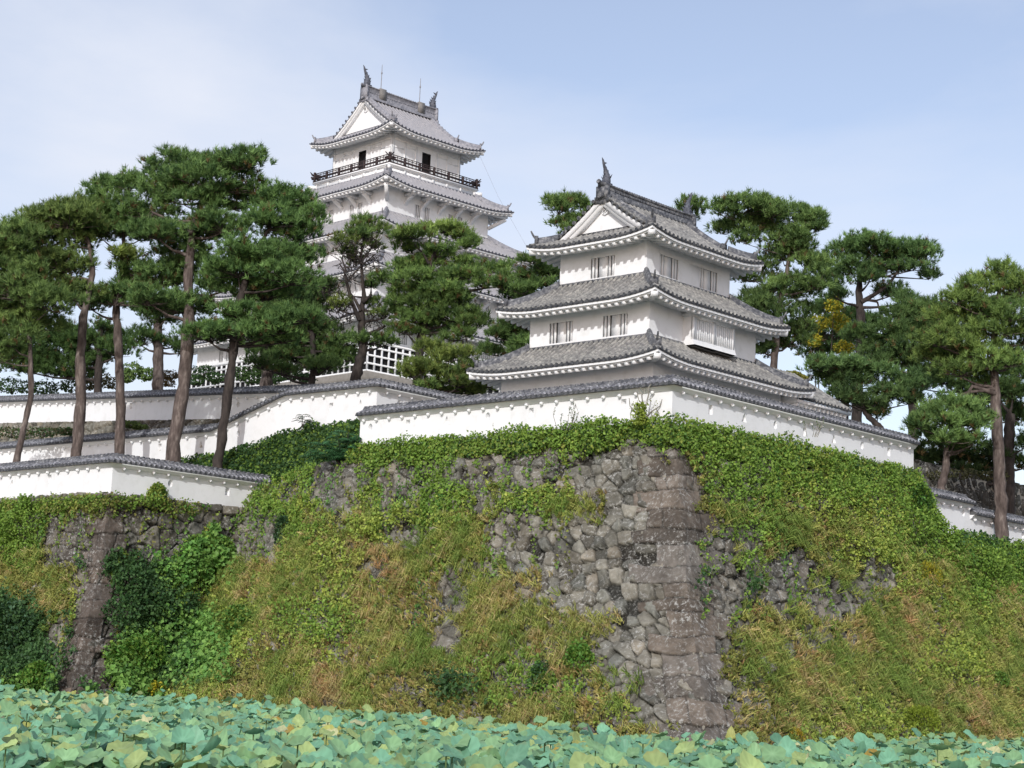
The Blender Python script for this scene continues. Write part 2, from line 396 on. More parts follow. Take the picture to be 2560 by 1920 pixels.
def fish_ornament(parent, o0, pos, h, facing, mat):
    """roof fish: head down on the ridge end, body curving up, forked tail; facing = +1/-1 along v"""
    mb = MB(); t = np.linspace(0, 1, 12)
    y = facing*h*(0.10*np.sin(t*math.pi*1.15)-0.13*t); z = h*(0.04+0.80*t)
    rad = h*np.interp(t, [0, .12, .3, .55, .8, 1], [.17, .20, .165, .11, .07, .05])
    P = np.stack([np.full(12, pos[0]), pos[1]+y, pos[2]+z], 1); mb.tube(P, rad, 9)
    # snout and brow
    mb.tube([P[0]+np.array([0, facing*h*.06, h*.04]), P[0]+np.array([0, facing*h*.20, -h*.01])], [h*.11, h*.07], 8)
    mb.tube([P[1]+np.array([0, facing*h*.08, h*.06]), P[1]+np.array([0, facing*h*.19, h*.13])], [h*.05, h*.015], 6)
    # base plinth of ridge tile
    mb.box(pos[0]-h*.17, pos[0]+h*.17, pos[1]-h*.24, pos[1]+h*.24, pos[2]-h*.10, pos[2]+h*.05)
    # tail: two spread flukes
    T = P[-1]
    for (dy, dz) in ((facing*0.22, 0.09), (-facing*0.12, 0.25)):
        tip = T+np.array([0, dy*h, dz*h]); mid = T+np.array([0, dy*h*.45, dz*h*.62])
        mb.tube([T-np.array([0, 0, h*.06]), T+np.array([0, dy*h*.12, dz*h*.2]), mid, tip], [h*.045, h*.055, h*.04, h*.006], 7)
    # dorsal and side fins
    for i, l in ((3, .12), (5, .12), (7, .11), (9, .08)):
        for s_ in (1, -1):
            b = P[i]; tip = b+np.array([0, s_*(rad[i]+h*l*.75), h*l])
            mb.tube([b+np.array([0, s_*rad[i]*.6, 0]), b+np.array([0, s_*(rad[i]+h*l*.3), h*l*.25]), tip], [h*.04, h*.03, h*.004], 6)
    for s_ in (1, -1):
        b = P[3]; mb.tube([b, b+np.array([s_*h*.2, 0, h*.02]), b+np.array([s_*h*.30, 0, h*.14])], [h*.05, h*.04, h*.005], 6)
    return mb.build('fish_ornament', mat, parent, o0, smooth=False)

def gable_roof(root, o0, hx, hy, ztip, zapex, gv, verge, Lf, Lc, ov, white, tile, ridge, edge, ztop, fish_h, pitch=0.27, r=0.075, kc=0.3, fas=0.15, raf=0.15, rsp=0.34, raf_w=0.15, hw=0.2, hh=0.28, fish_mat=None, gtin=0.18):
    """hip-and-gable roof; ridge runs along v, gables face -v and +v"""
    z0 = ztip-Lf
    def zf(d, e):
        t = np.asarray(d)/hx
        return z0 + (zapex-z0)*((1-kc)*t + kc*t*t) + lift_f(e, np.clip(np.asarray(d)/(hx*0.5), 0, 1), Lf, Lc)
    dg = hy-gv; tb = MB()
    S0 = np.array([0, 0, 0.])
    for k in range(4):
        hl = hx if k % 2 == 0 else hy
        if k % 2 == 1:      # long slopes up to the ridge: three sheets so that the verge stays straight
            dv = hy-verge
            d1 = np.linspace(0, dv, 7); us = np.linspace(-1, 1, 41); P = []
            for d in d1:
                s = us*(hl-d); P.append(side_pos(k, s, d, hx, hy, zf(d, np.maximum(hl-np.abs(s), d))))
            tb.grid(np.array(P), mi=2)
            low = np.array(P[0]); b2 = low.copy(); b2[:, 2] -= 0.09; tb.grid(np.stack([low, b2]), mi=1)
            d2 = np.linspace(dv, hx, 13); P = []
            for d in d2: P.append(side_pos(k, us*verge, d, hx, hy, zf(d, np.maximum(hl-np.abs(us*verge), d))))
            tb.grid(np.array(P), mi=2)
        else:               # skirts below the gables
            d1 = np.linspace(0, dg, 7); us = np.linspace(-1, 1, 41); P = []
            for d in d1:
                s = us*(hl-d); P.append(side_pos(k, s, d, hx, hy, zf(d, np.maximum(hl-np.abs(s), d))))
            tb.grid(np.array(P), mi=2)
            low = np.array(P[0]); b2 = low.copy(); b2[:, 2] -= 0.09; tb.grid(np.stack([low, b2]), mi=1)
        n = int(2*hl/pitch); xs = (np.arange(n)-(n-1)/2)*pitch
        S = side_pos(k, 1., 0, 0, 0, 0)-side_pos(k, 0., 0, 0, 0, 0); S /= np.linalg.norm(S)
        for x in xs:
            e = hl-abs(x)
            if k % 2 == 1: dm = hx-0.1 if abs(x) <= verge-0.35 else e
            else: dm = min(e, dg)
            if k % 2 == 1 and verge-0.35 < abs(x) < verge: dm = hx-0.1
            if dm < 0.12: continue
            m = max(2, int(dm/0.3)); d = np.linspace(-0.03, dm, 2*m)
            C = side_pos(k, np.full(len(d), x), d, hx, hy, zf(np.maximum(d, 0), np.maximum(e, d)))
            half_rib(tb, C, S, r, tile=0.14)
            U = np.array([0, 0, 1.]); ang = np.linspace(0, 2*math.pi, 9)[:-1]
            nrm = side_pos(k, 0., -1., 0, 0, 0)-side_pos(k, 0., 0., 0, 0, 0)
            tb.add([C[0]+nrm*0.012 + r*1.1*(math.cos(q)*S+math.sin(q)*U) for q in ang], [list(range(8))], mi=1)
    # verge tiles: short rows across the gable edge, round ends showing
    dv = hy-verge
    for sv in (-1, 1):
        for su in (-1, 1):
            L_ = hx-dv
            for d in np.arange(dv+0.1, hx-0.12, pitch*0.95):
                u = su*(hx-d); z = float(zf(d, hl)); y0 = sv*(verge+0.06); y1 = sv*(verge-0.42)
                P = np.array([[u, y0, z+0.03], [u, y1, z+0.05]])
                tb.tube(P, [r*1.05, r*0.95], 7, mi=0)
                ang = np.linspace(0, 2*math.pi, 9)[:-1]
                tb.add([np.array([u+r*1.15*math.cos(q), y0+sv*0.012, z+0.03+r*1.15*math.sin(q)]) for q in ang], [list(range(8))], mi=1)
    ro = tb.build('roof', [tile, edge, M_KPAN if tile is M_KTILE else M_PAN], root, o0)
    # gable walls with bargeboards and boss
    for sv in (-1, 1):
        gb = MB(); ds = np.linspace(dv+0.02, hx, 14)
        zz = zf(ds, np.full(14, hl)); uu = hx-ds
        y = sv*gv; zb = float(zf(dg, dg))-0.05
        ptsL = [(-u, y, z-0.10) for u, z in zip(uu, zz) if z-0.10 > zb]; ptsR = [(u, y, z-0.10) for u, z in zip(uu[:-1], zz[:-1]) if z-0.10 > zb][::-1]
        ring = [(ptsL[0][0]-0.05, y, zb)] + ptsL + ptsR + [(-ptsL[0][0]+0.05, y, zb)]
        tri = tessellate_polygon([[Vector((p[0], p[2], 0)) for p in ring]])
        gb.add(ring, [t if sv < 0 else t[::-1] for t in tri])
        gob = gb.build('gable_wall', white, root, o0)
        bb = MB()
        for (y0, y1, t0, t1) in ((verge-0.02, verge-0.10, 0.07, 0.27), (verge-0.09, gv-0.01, 0.20, 0.44)):
            for su in (-1, 1):
                Vp = []
                for u, z in zip(uu, zz):
                    Vp.append([(su*u, sv*y0, z-t0), (su*u, sv*y0, z-t1*1.12), (su*u, sv*y1, z-t1*1.12), (su*u, sv*y1, z-t0)])
                Vp = np.array(Vp); Vp = np.concatenate([Vp, Vp[:, :1]], 1); bb.grid(Vp)
        bb.build('bargeboard', white, gob, o0)
        ob = MB(); rr = 0.095*hx/3.3+0.03; zc = float(zapex)-0.62*hx/3.3; yc = sv*(gv+0.02)
        ang = np.linspace(0, 2*math.pi, 17)[:-1]
        ringo = np.array([[rr*1.15*math.cos(q), yc+sv*0.08, zc+rr*1.15*math.sin(q)] for q in ang])
        ob.tube(np.array([[0, yc, zc], [0, yc+sv*0.10, zc]]), [rr*1.1, rr*1.0], 16)
        for q in (-2.3, -1.57, -0.85):
            ob.tube(np.array([[rr*1.1*math.cos(q), yc, zc+rr*1.1*math.sin(q)], [rr*1.1*math.cos(q), yc+sv*0.06, zc+rr*1.1*math.sin(q)]]), [rr*.62, rr*.55], 12)
        go = ob.build('gable_ornament', white, gob, o0)
        ib = MB()
        for q in np.linspace(0, 2*math.pi, 6)[:-1]+0.3:
            cx_, cz_ = rr*.5*math.cos(q), rr*.5*math.sin(q)
            ib.tube(np.array([[cx_, yc+sv*0.09, zc+cz_], [cx_, yc+sv*0.13, zc+cz_]]), rr*.26, 8)
        ib.build('boss', M_GREYWOOD, gob, o0)
    rb = MB()
    for su in (-1, 1):
        for sv in (-1, 1):
            t = np.linspace(0.30, dg*0.98, 7)
            hip_ridge(rb, [(su*(hx-d), sv*(hy-d), float(zf(d, d))+0.02) for d in t], hw, hh)
            # descending ridges set in from the verge
            ds = np.linspace(dg*1.02+gtin*.3, hx-0.12, 9); yv = verge-0.50
            hip_ridge(rb, [(su*(hx-d), sv*yv, float(zf(d, hl))+0.03) for d in ds], hw*0.95, hh*0.85)
        for sv in (-1, 1):
            rb.box(-(hx-dg)-0.02, (hx-dg)+0.02, sv*gv-0.08, sv*gv+0.08, float(zf(dg, dg))-0.06, float(zf(dg, dg))+0.06)
    rw = hw*1.0; zr = float(zapex)
    L0 = verge-0.12
    prof = [(-rw*1.25, zr-0.12), (-rw*1.25, zr+0.10), (-rw*.85, zr+0.12), (-rw*.85, ztop-0.12), (-rw*1.05, ztop-0.11), (-rw*1.0, ztop-0.05), (-rw*.4, ztop), (rw*.4, ztop), (rw*1.0, ztop-0.05), (rw*1.05, ztop-0.11), (rw*.85, ztop-0.12), (rw*.85, zr+0.12), (rw*1.25, zr+0.10), (rw*1.25, zr-0.12)]
    ys = np.linspace(-L0, L0, 25); sag = 0.06*(np.abs(ys)/L0)**2.5
    V = np.array([[(a, y, z+sg) for a, z in prof] for y, sg in zip(ys, sag)]); rb.grid(V)
    rb.add(V[0], [list(range(len(prof)))]); rb.add(V[-1], [list(range(len(prof)))])
    for y in np.arange(-L0+0.1, L0, pitch*0.62):            # dark-light lattice of small tiles on the ridge flanks
        for su in (-1, 1):
            x = su*rw*.86
            rb.tube(np.array([[x-su*0.03, y, (zr+ztop)/2+0.0], [x+su*0.045, y, (zr+ztop)/2+0.0]]), 0.058, 7)
        rb.box(-rw*.5, rw*.5, y-0.045, y+0.045, ztop-0.02, ztop+0.045)
    for sv in (-1, 1):                                     # demon tile at each ridge end
        ye = sv*(L0+0.05); mz = (zr+ztop)/2
        for (w_, za, zb_, dy) in ((rw*1.45, zr-0.25, ztop-0.10, 0.09), (rw*1.0, ztop-0.12, ztop+0.04, 0.10), (rw*1.9, zr-0.42, zr-0.10, 0.07)):
            rb.box(-w_, w_, min(ye-dy, ye+dy), max(ye-dy, ye+dy), za, zb_)
        t = np.linspace(0, 1, 4)
        rb.tube(np.array([[0, ye+sv*0.32*q, ztop-0.05+0.10*q] for q in t]), [0.11, 0.105, 0.1, 0.1], 9)
        rb.tube(np.array([[0, ye+sv*0.22*q, zr-0.1] for q in t]), [0.13, 0.13, 0.12, 0.11], 9)
    rb.build('ridge_tiles', ridge, ro, o0)
    for sv in (-1, 1):
        fish_ornament(root, o0, (0, sv*(L0-0.12), ztop+0.02), fish_h, -sv, fish_mat or M_BRONZE)
    eaves(root, o0, hx, hy, z0, Lf, Lc, ov, rsp, white, edge, fas, raf, raf_w, parent=ro)
    return ro, zf

# ------------------------------------------------------------------ walls with openings
def wall_ring(name, root, o0, hx, hy, z0, z1, holes, mat, holes_by_side=None):
    mb = MB()
    for k in range(4):
        hl = hx if k % 2 == 0 else hy
        outer = [(-hl, z0), (hl, z0), (hl, z1), (-hl, z1)]
        loops = [outer] + [[(s-w/2, z-h/2), (s+w/2, z-h/2), (s+w/2, z+h/2), (s-w/2, z+h/2)][::-1] for (kk, s, z, w, h) in holes if kk == k]
        pts = [p for l in loops for p in l]
        tri = tessellate_polygon([[Vector((p[0], p[1], 0)) for p in l] for l in loops])
        P = np.array([side_pos(k, p[0], 0, hx, hy, p[1]) for p in pts])
        fixed = []
        for t in tri:
            a, b, c = (np.array(pts[i]) for i in t)
            cr_ = (b[0]-a[0])*(c[1]-a[1])-(b[1]-a[1])*(c[0]-a[0])
            fixed.append(t if cr_ > 0 else t[::-1])
        mb.add(P, fixed)
    return mb.build(name, mat, root, o0)
SIDE_ROT = [0, math.pi/2, math.pi, -math.pi/2]
def place_on_side(o, root, k, s, z, hx, hy, o0, first):
    P = side_pos(k, s, 0, hx, hy, z)-np.asarray(o0, float)
    if first: o.location = P; o.rotation_euler = (0, 0, SIDE_ROT[k]); return o
    return dup(o, root, Vector(P), SIDE_ROT[k])
def make_window(root, w, h, bars, white, depth=0.16, mull=None):
    """recessed window in local axes: x along, -y outward, centre at origin; bars are sub-parts"""
    mb = MB(); a, b, d = w/2, h/2, depth
    for y0, y1, mi in ((0, .05, 0), (.05, d, 1)):  # sides behind the front edge painted black, the recess's shade put into colour
        for q in ([(-a, y0, -b), (-a, y1, -b), (-a, y1, b), (-a, y0, b)], [(a, y0, -b), (a, y0, b), (a, y1, b), (a, y1, -b)],
                  [(-a, y0, b), (-a, y1, b), (a, y1, b), (a, y0, b)], [(-a, y0, -b), (a, y0, -b), (a, y1, -b), (-a, y1, -b)]): mb.poly(q, mi)
    mb.poly([(-a, d, -b), (a, d, -b), (a, d, b), (-a, d, b)], 1)
    o = mb.build('window', [white, M_BLACK], root)
    for (x0, x1) in bars:
        bb = MB(); bb.box(x0, x1, 0.035, 0.10, -b+0.002, b-0.002); bb.build('window_bar', white, o)
    if mull:
        bb = MB(); bb.box(mull[0], mull[1], 0.055, 0.13, -b+0.002, b-0.002); bb.build('mullion_panel', white, o)
    return o

# ================================================================== the three-storey turret
ZG = 11.9
oT = (0, 0, ZG)
T = thing('corner_turret', 'three storey white turret with grey tiled roofs behind the corner of the long white wall', 'turret', SITE, (0, 0, ZG))
W3, W2, W1 = (2.30, 2.865), (3.15, 3.65), (3.97, 4.385)
tw, th = 1.27, 0.86
h3 = [(0, 0.0, 19.36), (1, -1.39, 19.36), (1, 1.33, 19.36), (2, 0, 19.36), (3, -1.4, 19.36), (3, 1.4, 19.36)]
h2 = [(0, -1.44, 16.63), (0, 1.41, 16.63), (2, -1.4, 16.63), (2, 1.4, 16.63), (3, -1.6, 16.63), (3, 1.6, 16.63)]
wall_ring('storey_wall', T, oT, *W3, 18.55, 20.55, [(k, s, z, tw, th) for k, s, z in h3], M_PLASTER)
wall_ring('storey_wall', T, oT, *W2, 15.80, 17.85, [(k, s, z, tw, th) for k, s, z in h2], M_PLASTER)
wall_ring('storey_wall', T, oT, *W1, ZG-0.1, 15.25, [], M_PLASTER)
bars = [(-0.590, -0.480), (-0.415, -0.305), (0.290, 0.400), (0.465, 0.575)]
win = make_window(T, tw, th, bars, M_PLASTER, 0.4, (-0.225, 0.215)); first = True
for hs, Wd in ((h3, W3), (h2, W2)):
    for k, s, z in hs:
        place_on_side(win, T, k, s, z, *Wd, oT, first); first = False
ARG = dict(white=M_PLASTER, tile=M_TILE, ridge=M_RIDGE, edge=M_EDGE)
skirt_roof(T, oT, 5.024, 5.448, 15.117, *W2, 16.05, 0.25, 2.6, 1.06, **ARG)
skirt_roof(T, oT, 4.21, 4.695, 17.761, *W3, 18.80, 0.25, 2.4, 1.06, **ARG)
gable_roof(T, oT, 3.357, 3.893, 20.525, 22.42, 2.76, 3.08, 0.27, 2.2, 1.05, ztop=22.86, fish_h=1.0, **ARG)
# projecting barred bay on the second storey
def bay():
    u0, u1, v0, v1, zb, zt = 3.15, 3.70, -1.48, 1.42, 16.0, 17.16
    mb = MB()
    # body: side walls flare outwards towards the bottom
    def prof(z): return u1-0.06 + 0.12*max(0, 1-(z-zb)/0.45)**2
    zs = [zb, zb+0.1, zb+0.22, zb+0.45, zt]
    for v, flip in ((v0, 1), (v1, -1)):
        for a, b in zip(zs[:-1], zs[1:]): mb.poly([(u0, v, a), (prof(a), v, a), (prof(b), v, b), (u0, v, b)][::flip])
    # front: sill, two barred panels, posts, head
    for a, b in zip(zs[:2], zs[1:3]): mb.poly([(prof(a), v0, a), (prof(a), v1, a), (prof(b), v1, b), (prof(b), v0, b)])
    zs0, zs1 = zs[2], zt
    xf = u1-0.06
    mb.poly([(xf-0.07, v0, zs0), (xf-0.07, v1, zs0), (xf-0.07, v1, zs1), (xf-0.07, v0, zs1)])
    mb.poly([(xf-0.07, v0, zs0), (prof(zs0), v0, zs0), (prof(zs0), v1, zs0), (xf-0.07, v1, zs0)])
    for p, q in ((v0, v0+0.2), (-0.14, 0.10), (v1-0.16, v1)): mb.box(xf-0.07, xf+0.012, p, q, zs0+0.002, zs1)
    mb.box(xf-0.06, xf+0.012, v0+0.2, v1-0.16, zs1-0.07, zs1)
    mb.poly([(u0, v0, zb), (u0, v1, zb), (prof(zb), v1, zb), (prof(zb), v0, zb)], 1)
    o = mb.build('bay_window', [M_PLASTER, M_BLACK], T, oT)
    cb = MB(); cb.box(u0, u1+0.05, v0-0.07, v1+0.09, zt, zt+0.16); cb.box(u0, u1-0.02, v0-0.03, v1+0.03, zt+0.16, zt+0.22); cb.build('bay_cap', M_PLASTER, o, oT)
    for p, q in ((v0+0.2, -0.14), (0.10, v1-0.16)):
        n = 8; st = (q-p)/n
        for i in range(n):
            bb = MB(); c = p+st*(i+0.5); bb.box(xf-0.066, xf-0.012, c-st*0.34, c+st*0.34, zs0+0.003, zs1-0.07); bb.build('bay_bar', M_PLASTER, o, oT)
    hb = MB()
    hb.add([(u0, v0+0.02, zb-0.02), (u0, -0.06, zb-0.02), (u1+0.03, -0.02, zb-0.10), (u1+0.03, v0+0.06, zb-0.05)], [(0, 1, 2, 3)])
    hb.add([(u0, 0.0, zb-0.02), (u0, v1-0.02, zb-0.02), (u1+0.05, v1-0.0, zb-0.09), (u1+0.05, 0.02, zb-0.05)], [(0, 1, 2, 3)])
    hb.build('drop_hatch', M_GREYWOOD, o, oT)
bay()
# low annexe joined to the turret's far end
def annexe():
    mb = MB(); mb.box(-0.5, 3.86, 4.39, 8.3, ZG-0.1, 14.35)
    mb.build('annexe_wall', M_PLASTER, T, oT)
    tb = MB(); ue, va, vb = 4.75, 4.55, 8.75; z0 = 14.66
    def zf(d): return z0+0.62*d
    D = 3.0
    for su in (1,):
        P = np.array([[(ue-d, v, zf(d)) for v in np.linspace(va, vb, 12)] for d in np.linspace(0, D, 6)]); tb.grid(P, mi=2)
        tb.grid(np.stack([P[0], P[0]-np.array([0, 0, 0.07])]), mi=1)
        for v in np.arange(va+0.08, vb, 0.27):
            d = np.linspace(-0.03, D, 14); C = np.stack([ue-d, np.full(14, v), zf(np.maximum(d, 0))], 1)
            half_rib(tb, C, np.array([0, 1., 0]), 0.075, tile=0.14)
            tb.add([C[0]+np.array([0.012, 0.083*math.cos(q), 0.083*math.sin(q)]) for q in np.linspace(0, 2*math.pi, 9)[:-1]], [list(range(8))], mi=1)
    ro = tb.build('annexe_roof', [M_TILE, M_EDGE, M_PAN], T, oT)
    fb = MB(); fb.box(ue-0.14, ue-0.02, va+0.02, vb-0.02, z0-0.20, z0-0.072)
    fb.add([(3.8, va+0.02, z0-0.22), (ue-0.1, va+0.02, z0-0.22), (ue-0.1, va+0.02, z0-0.02), (2.6, va+0.02, zf(ue-2.6)-0.02), (2.6, va+0.02, z0-0.1)], [(0, 1, 2, 3, 4)])
    fb.box(3.8, ue-0.12, va+0.03, vb-0.03, z0-0.21, z0-0.17)
    fb.build('fascia', M_PLASTER, ro, oT)
    rb = MB()
    for v in np.arange(va+0.15, vb-0.05, 0.34): rb.box(3.8, ue-0.11, v-0.07, v+0.07, z0-0.35, z0-0.20)
    rb.build('rafters', M_PLASTER, ro, oT)
annexe()

# ================================================================== the keep
ZK = 22.3
oK = (0, 0, 13.5)
K = thing('castle_keep', 'five storey white castle keep with dark balcony rail, tallest building, standing behind the pines', 'castle keep', KEEP, (0, 0, 13.5))
KA = dict(white=M_PLASTER, tile=M_KTILE, ridge=M_KRIDGE, edge=M_KEDGE, pitch=0.36, r=0.085, rsp=0.42, raf_w=0.2, fas=0.13, raf=0.16, hw=0.26, hh=0.34)
OVK = 1.385
KW = {5: (3.43, 3.41), 4: (5.15, 5.08), 3: (6.85, 6.70), 2: (8.50, 8.36), 1: (10.15, 10.0)}
KZ = {5: 42.457, 4: 37.66, 3: 33.86, 2: 30.16, 1: 26.45}
nw, nh = 0.54, 1.0
kh = {}
for lv, zc, cs in ((4, 36.0, (-1.65, 1.66)), (3, 32.45, (-3.3, 0, 3.3)), (2, 28.8, (-5.0, -1.65, 1.65, 5.0)), (1, 25.2, (-6.6, -3.3, 0, 3.3, 6.6))):
    kh[lv] = [(k, c+o_, zc, nw, nh) for k in range(4) for c in cs for o_ in (-0.45, 0.45)]
kwin = make_window(K, nw, nh, [(-0.205, -0.115), (-0.035, 0.055), (0.135, 0.225)], M_PLASTER, 0.35); kfirst = True
zbot = {4: 35.2, 3: 31.6, 2: 27.9, 1: 22.3}
for lv in (4, 3, 2, 1):
    wall_ring('storey_wall', K, oK, *KW[lv], zbot[lv], KZ[lv]+0.05, kh[lv], M_PLASTER)
    for (k, s, z, _, _) in kh[lv]:
        if k > 1 and lv < 4: continue
        place_on_side(kwin, K, k, s, z, *KW[lv], oK, kfirst); kfirst = False
for lv, zt in ((1, 28.1), (2, 31.8), (3, 35.4)):
    hx, hy = KW[lv][0]+OVK, KW[lv][1]+OVK
    skirt_roof(K, oK, hx, hy, KZ[lv], *KW[lv+1], zt, 0.42, 4.0, OVK, **KA)
skirt_roof(K, oK, KW[4][0]+OVK, KW[4][1]+OVK, KZ[4], 4.33, 4.30, 38.72, 0.42, 3.6, OVK, **KA)
_, kzf = gable_roof(K, oK, 4.82, 4.80, KZ[5], 45.5, 3.30, 3.66, 0.45, 3.2, OVK, ztop=46.4, fish_h=1.42, **KA)
# balcony box, deck and rail
mb = MB(); B0, B1 = 4.32, 4.45
mb.box(-B0, B0, -B0, B0, 38.55, 39.12); mb.box(-B1, B1, -B1, B1, 39.12, 39.20); mb.box(-B1-.07, B1+.07, -B1-.07, B1+.07, 39.20, 39.30)
for k in range(4):
    for s in np.linspace(-B0+0.08, B0-0.08, 7):
        P = [side_pos(k, s+q, d, B0, B0, z) for z in (38.75, 39.12) for q in (-.1, .1) for d in (-.05, .0)]
        mb.hexa(np.array(P))
    for s0 in np.linspace(-B0+0.08, B0-0.08, 7)[:-1]:
        w_ = (2*B0-.16)/6
        P = [side_pos(k, s, d, B0, B0, z) for z in (39.02, 39.12) for s in (s0+.1, s0+w_-.1) for d in (-.03, .0)]
        mb.hexa(np.array(P))
for su in (-1, 1):
    for sv in (-1, 1): mb.beam((su*4.2, sv*4.2, 38.92), (su*4.72, sv*4.72, 38.92), 0.22, 0.24)
mb.build('balcony_deck', M_PLASTER, K, oK)
wall_ring('storey_wall', K, oK, *KW[5], 39.3, KZ[5]+0.05, [(k, 0, 40.3, 0.86, 1.95) for k in range(4)], M_PLASTER)
for k in range(4):
    db = MB(); P = [side_pos(k, s, d, *KW[5], z) for s, d, z in ((-.43, .25, 39.3), (.43, .25, 39.3), (.43, .25, 41.28), (-.43, .25, 41.28))]; db.poly(P)
    for s in (-.43, .43): db.poly([side_pos(k, s, d, *KW[5], z) for d, z in ((0, 39.3), (.25, 39.3), (.25, 41.28), (0, 41.28))])
    db.build('doorway', M_BLACK, K, oK)
tb = MB()                                                  # raised plaster boards round the top storey
for k in range(4):
    hl = KW[5][0] if k % 2 == 0 else KW[5][1]
    def slab(s0, s1, za, zb_, t=0.045):
        P = [side_pos(k, s, d, *KW[5], z) for z in (za, zb_) for s in (s0, s1) for d in (-t, 0.0)]; tb.hexa(np.array(P))
    slab(-hl-.05, hl+.05, 41.55, 41.67); slab(-hl-.05, -hl+.16, 39.31, 42.3, .05); slab(hl-.16, hl+.05, 39.31, 42.3, .05)
    for s in (-2.15, -1.05, 1.05, 2.15): slab(s-.07, s+.07, 39.31, 41.55, .04)
    for a, b, z in ((-hl+.16, -2.22, 41.0), (-2.08, -1.12, 41.22), (1.12, 2.08, 41.22), (2.22, hl-.16, 41.0)): slab(a, b, z, z+.09, .035)
    for s in (-2.15, -1.05, 1.05, 2.15): slab(s-.06, s+.06, 41.9, 42.02, .03)
tb.build('wall_trim', M_PLASTER, K, oK)
RB = 4.40
for k in range(4):
    for i, s in enumerate(np.linspace(-RB, RB, 7)):
        if i == 6: continue
        pb = MB(); c = side_pos(k, s, 0, RB, RB, 0); pb.box(c[0]-.075, c[0]+.075, c[1]-.075, c[1]+.075, 39.3, 39.95 if i else 40.12); pb.build('balcony_post', M_WOOD, K, oK)
rb = MB()
for k in range(4):
    for z, w_, h_, ex in ((39.38, .12, .10, .12), (39.66, .09, .13, .34), (39.99, .05, .05, -.05), (39.86, .045, .045, -.05)):
        rb.beam(side_pos(k, -RB-ex, 0, RB, RB, z), side_pos(k, RB+ex, 0, RB, RB, z), w_, h_)
    for s in np.linspace(-RB, RB, 25): rb.beam(side_pos(k, s, 0, RB, RB, 39.36), side_pos(k, s, 0, RB, RB, 39.99), .035, .035, up=(0.3, 1, 0))
    for sgn in (-1, 1):                                    # upturned rail ends crossing at the corners
        P = [side_pos(k, sgn*(RB-.55+q*1.0), 0, RB, RB, 39.80+.38*max(0, q-.45)**1.5*1.6) for q in np.linspace(0, 1, 6)]
        rb.tube(np.array(P), [.05]*5+[.03], 7)
rb.build('balcony_rail', M_WOOD, K, oK)
# struts under the eaves
for lv in (4, 3, 2):
    zt = KZ[lv]-0.42-0.29; mbs = MB()
    n = 5 if lv == 4 else 7 if lv == 3 else 9
    for k in range(4):
        hl = KW[lv][0] if k % 2 == 0 else KW[lv][1]
        for i in range(n):
            s = (i-(n-1)/2)*1.66
            def P_(d, z): return [side_pos(k, s+q, -d, *KW[lv], z) for q in (-.13, .13)]
            for (da, za, db_, zb_) in ((0.0, zt-.75, .70, zt-.16),):
                v = []
                for d, z0_, z1_ in ((0.0, zt-.78, zt-.50), (.35, zt-.42, zt-.18), (.82, zt-.16, zt+.03)):
                    v.append([side_pos(k, s-.13, -d, *KW[lv], z0_), side_pos(k, s+.13, -d, *KW[lv], z0_), side_pos(k, s+.13, -d, *KW[lv], z1_), side_pos(k, s-.13, -d, *KW[lv], z1_)])
                V = np.array(v); V = np.concatenate([V, V[:, :1]], 1); mbs.grid(V)
            P = [side_pos(k, s+q, -d, *KW[lv], z) for z in (zt-.10, zt+.10) for q in (-.16, .16) for d in (0.0, 1.0)]; mbs.hexa(np.array(P))
        P = [side_pos(k, s, -d, *KW[lv], z) for z in (zt+.06, zt+.20) for s in (-hl-.9, hl+.9) for d in (.82, .98)]; mbs.hexa(np.array(P))
    for su in (-1, 1):
        for sv in (-1, 1):
            mbs.beam((su*KW[lv][0], sv*KW[lv][1], zt-.72), (su*(KW[lv][0]+.95), sv*(KW[lv][1]+.95), zt+.05), .26, .24)
    mbs.build('eave_struts', M_PLASTER, K, oK)
# white latticed screen round the foot, on a stone and concrete base
lb = MB(); LK = 10.55
for k in (0, 1):
    for s in np.arange(-LK+.05, LK, 0.62):
        P = [side_pos(k, s+q, d, LK, LK, z) for z in (22.3, 24.25) for q in (-.06, .06) for d in (0, .1)]; lb.hexa(np.array(P))
    for z in (22.3, 22.8, 23.35, 23.9, 24.3):
        P = [side_pos(k, s, d, LK, LK, z+dz) for dz in (0, .12) for s in (-LK, LK) for d in (-.01, .11)]; lb.hexa(np.array(P))
lb.build('lattice_screen', M_PLASTER, K, oK)
sb = MB()
for k in (0, 1): sb.poly([side_pos(k, s, .16, LK, LK, z) for s, z in ((-LK+.2, 22.32), (LK-.2, 22.32), (LK-.2, 24.3), (-LK+.2, 24.3))])
sb.build('screen_backing', M_BLACK, K, oK)
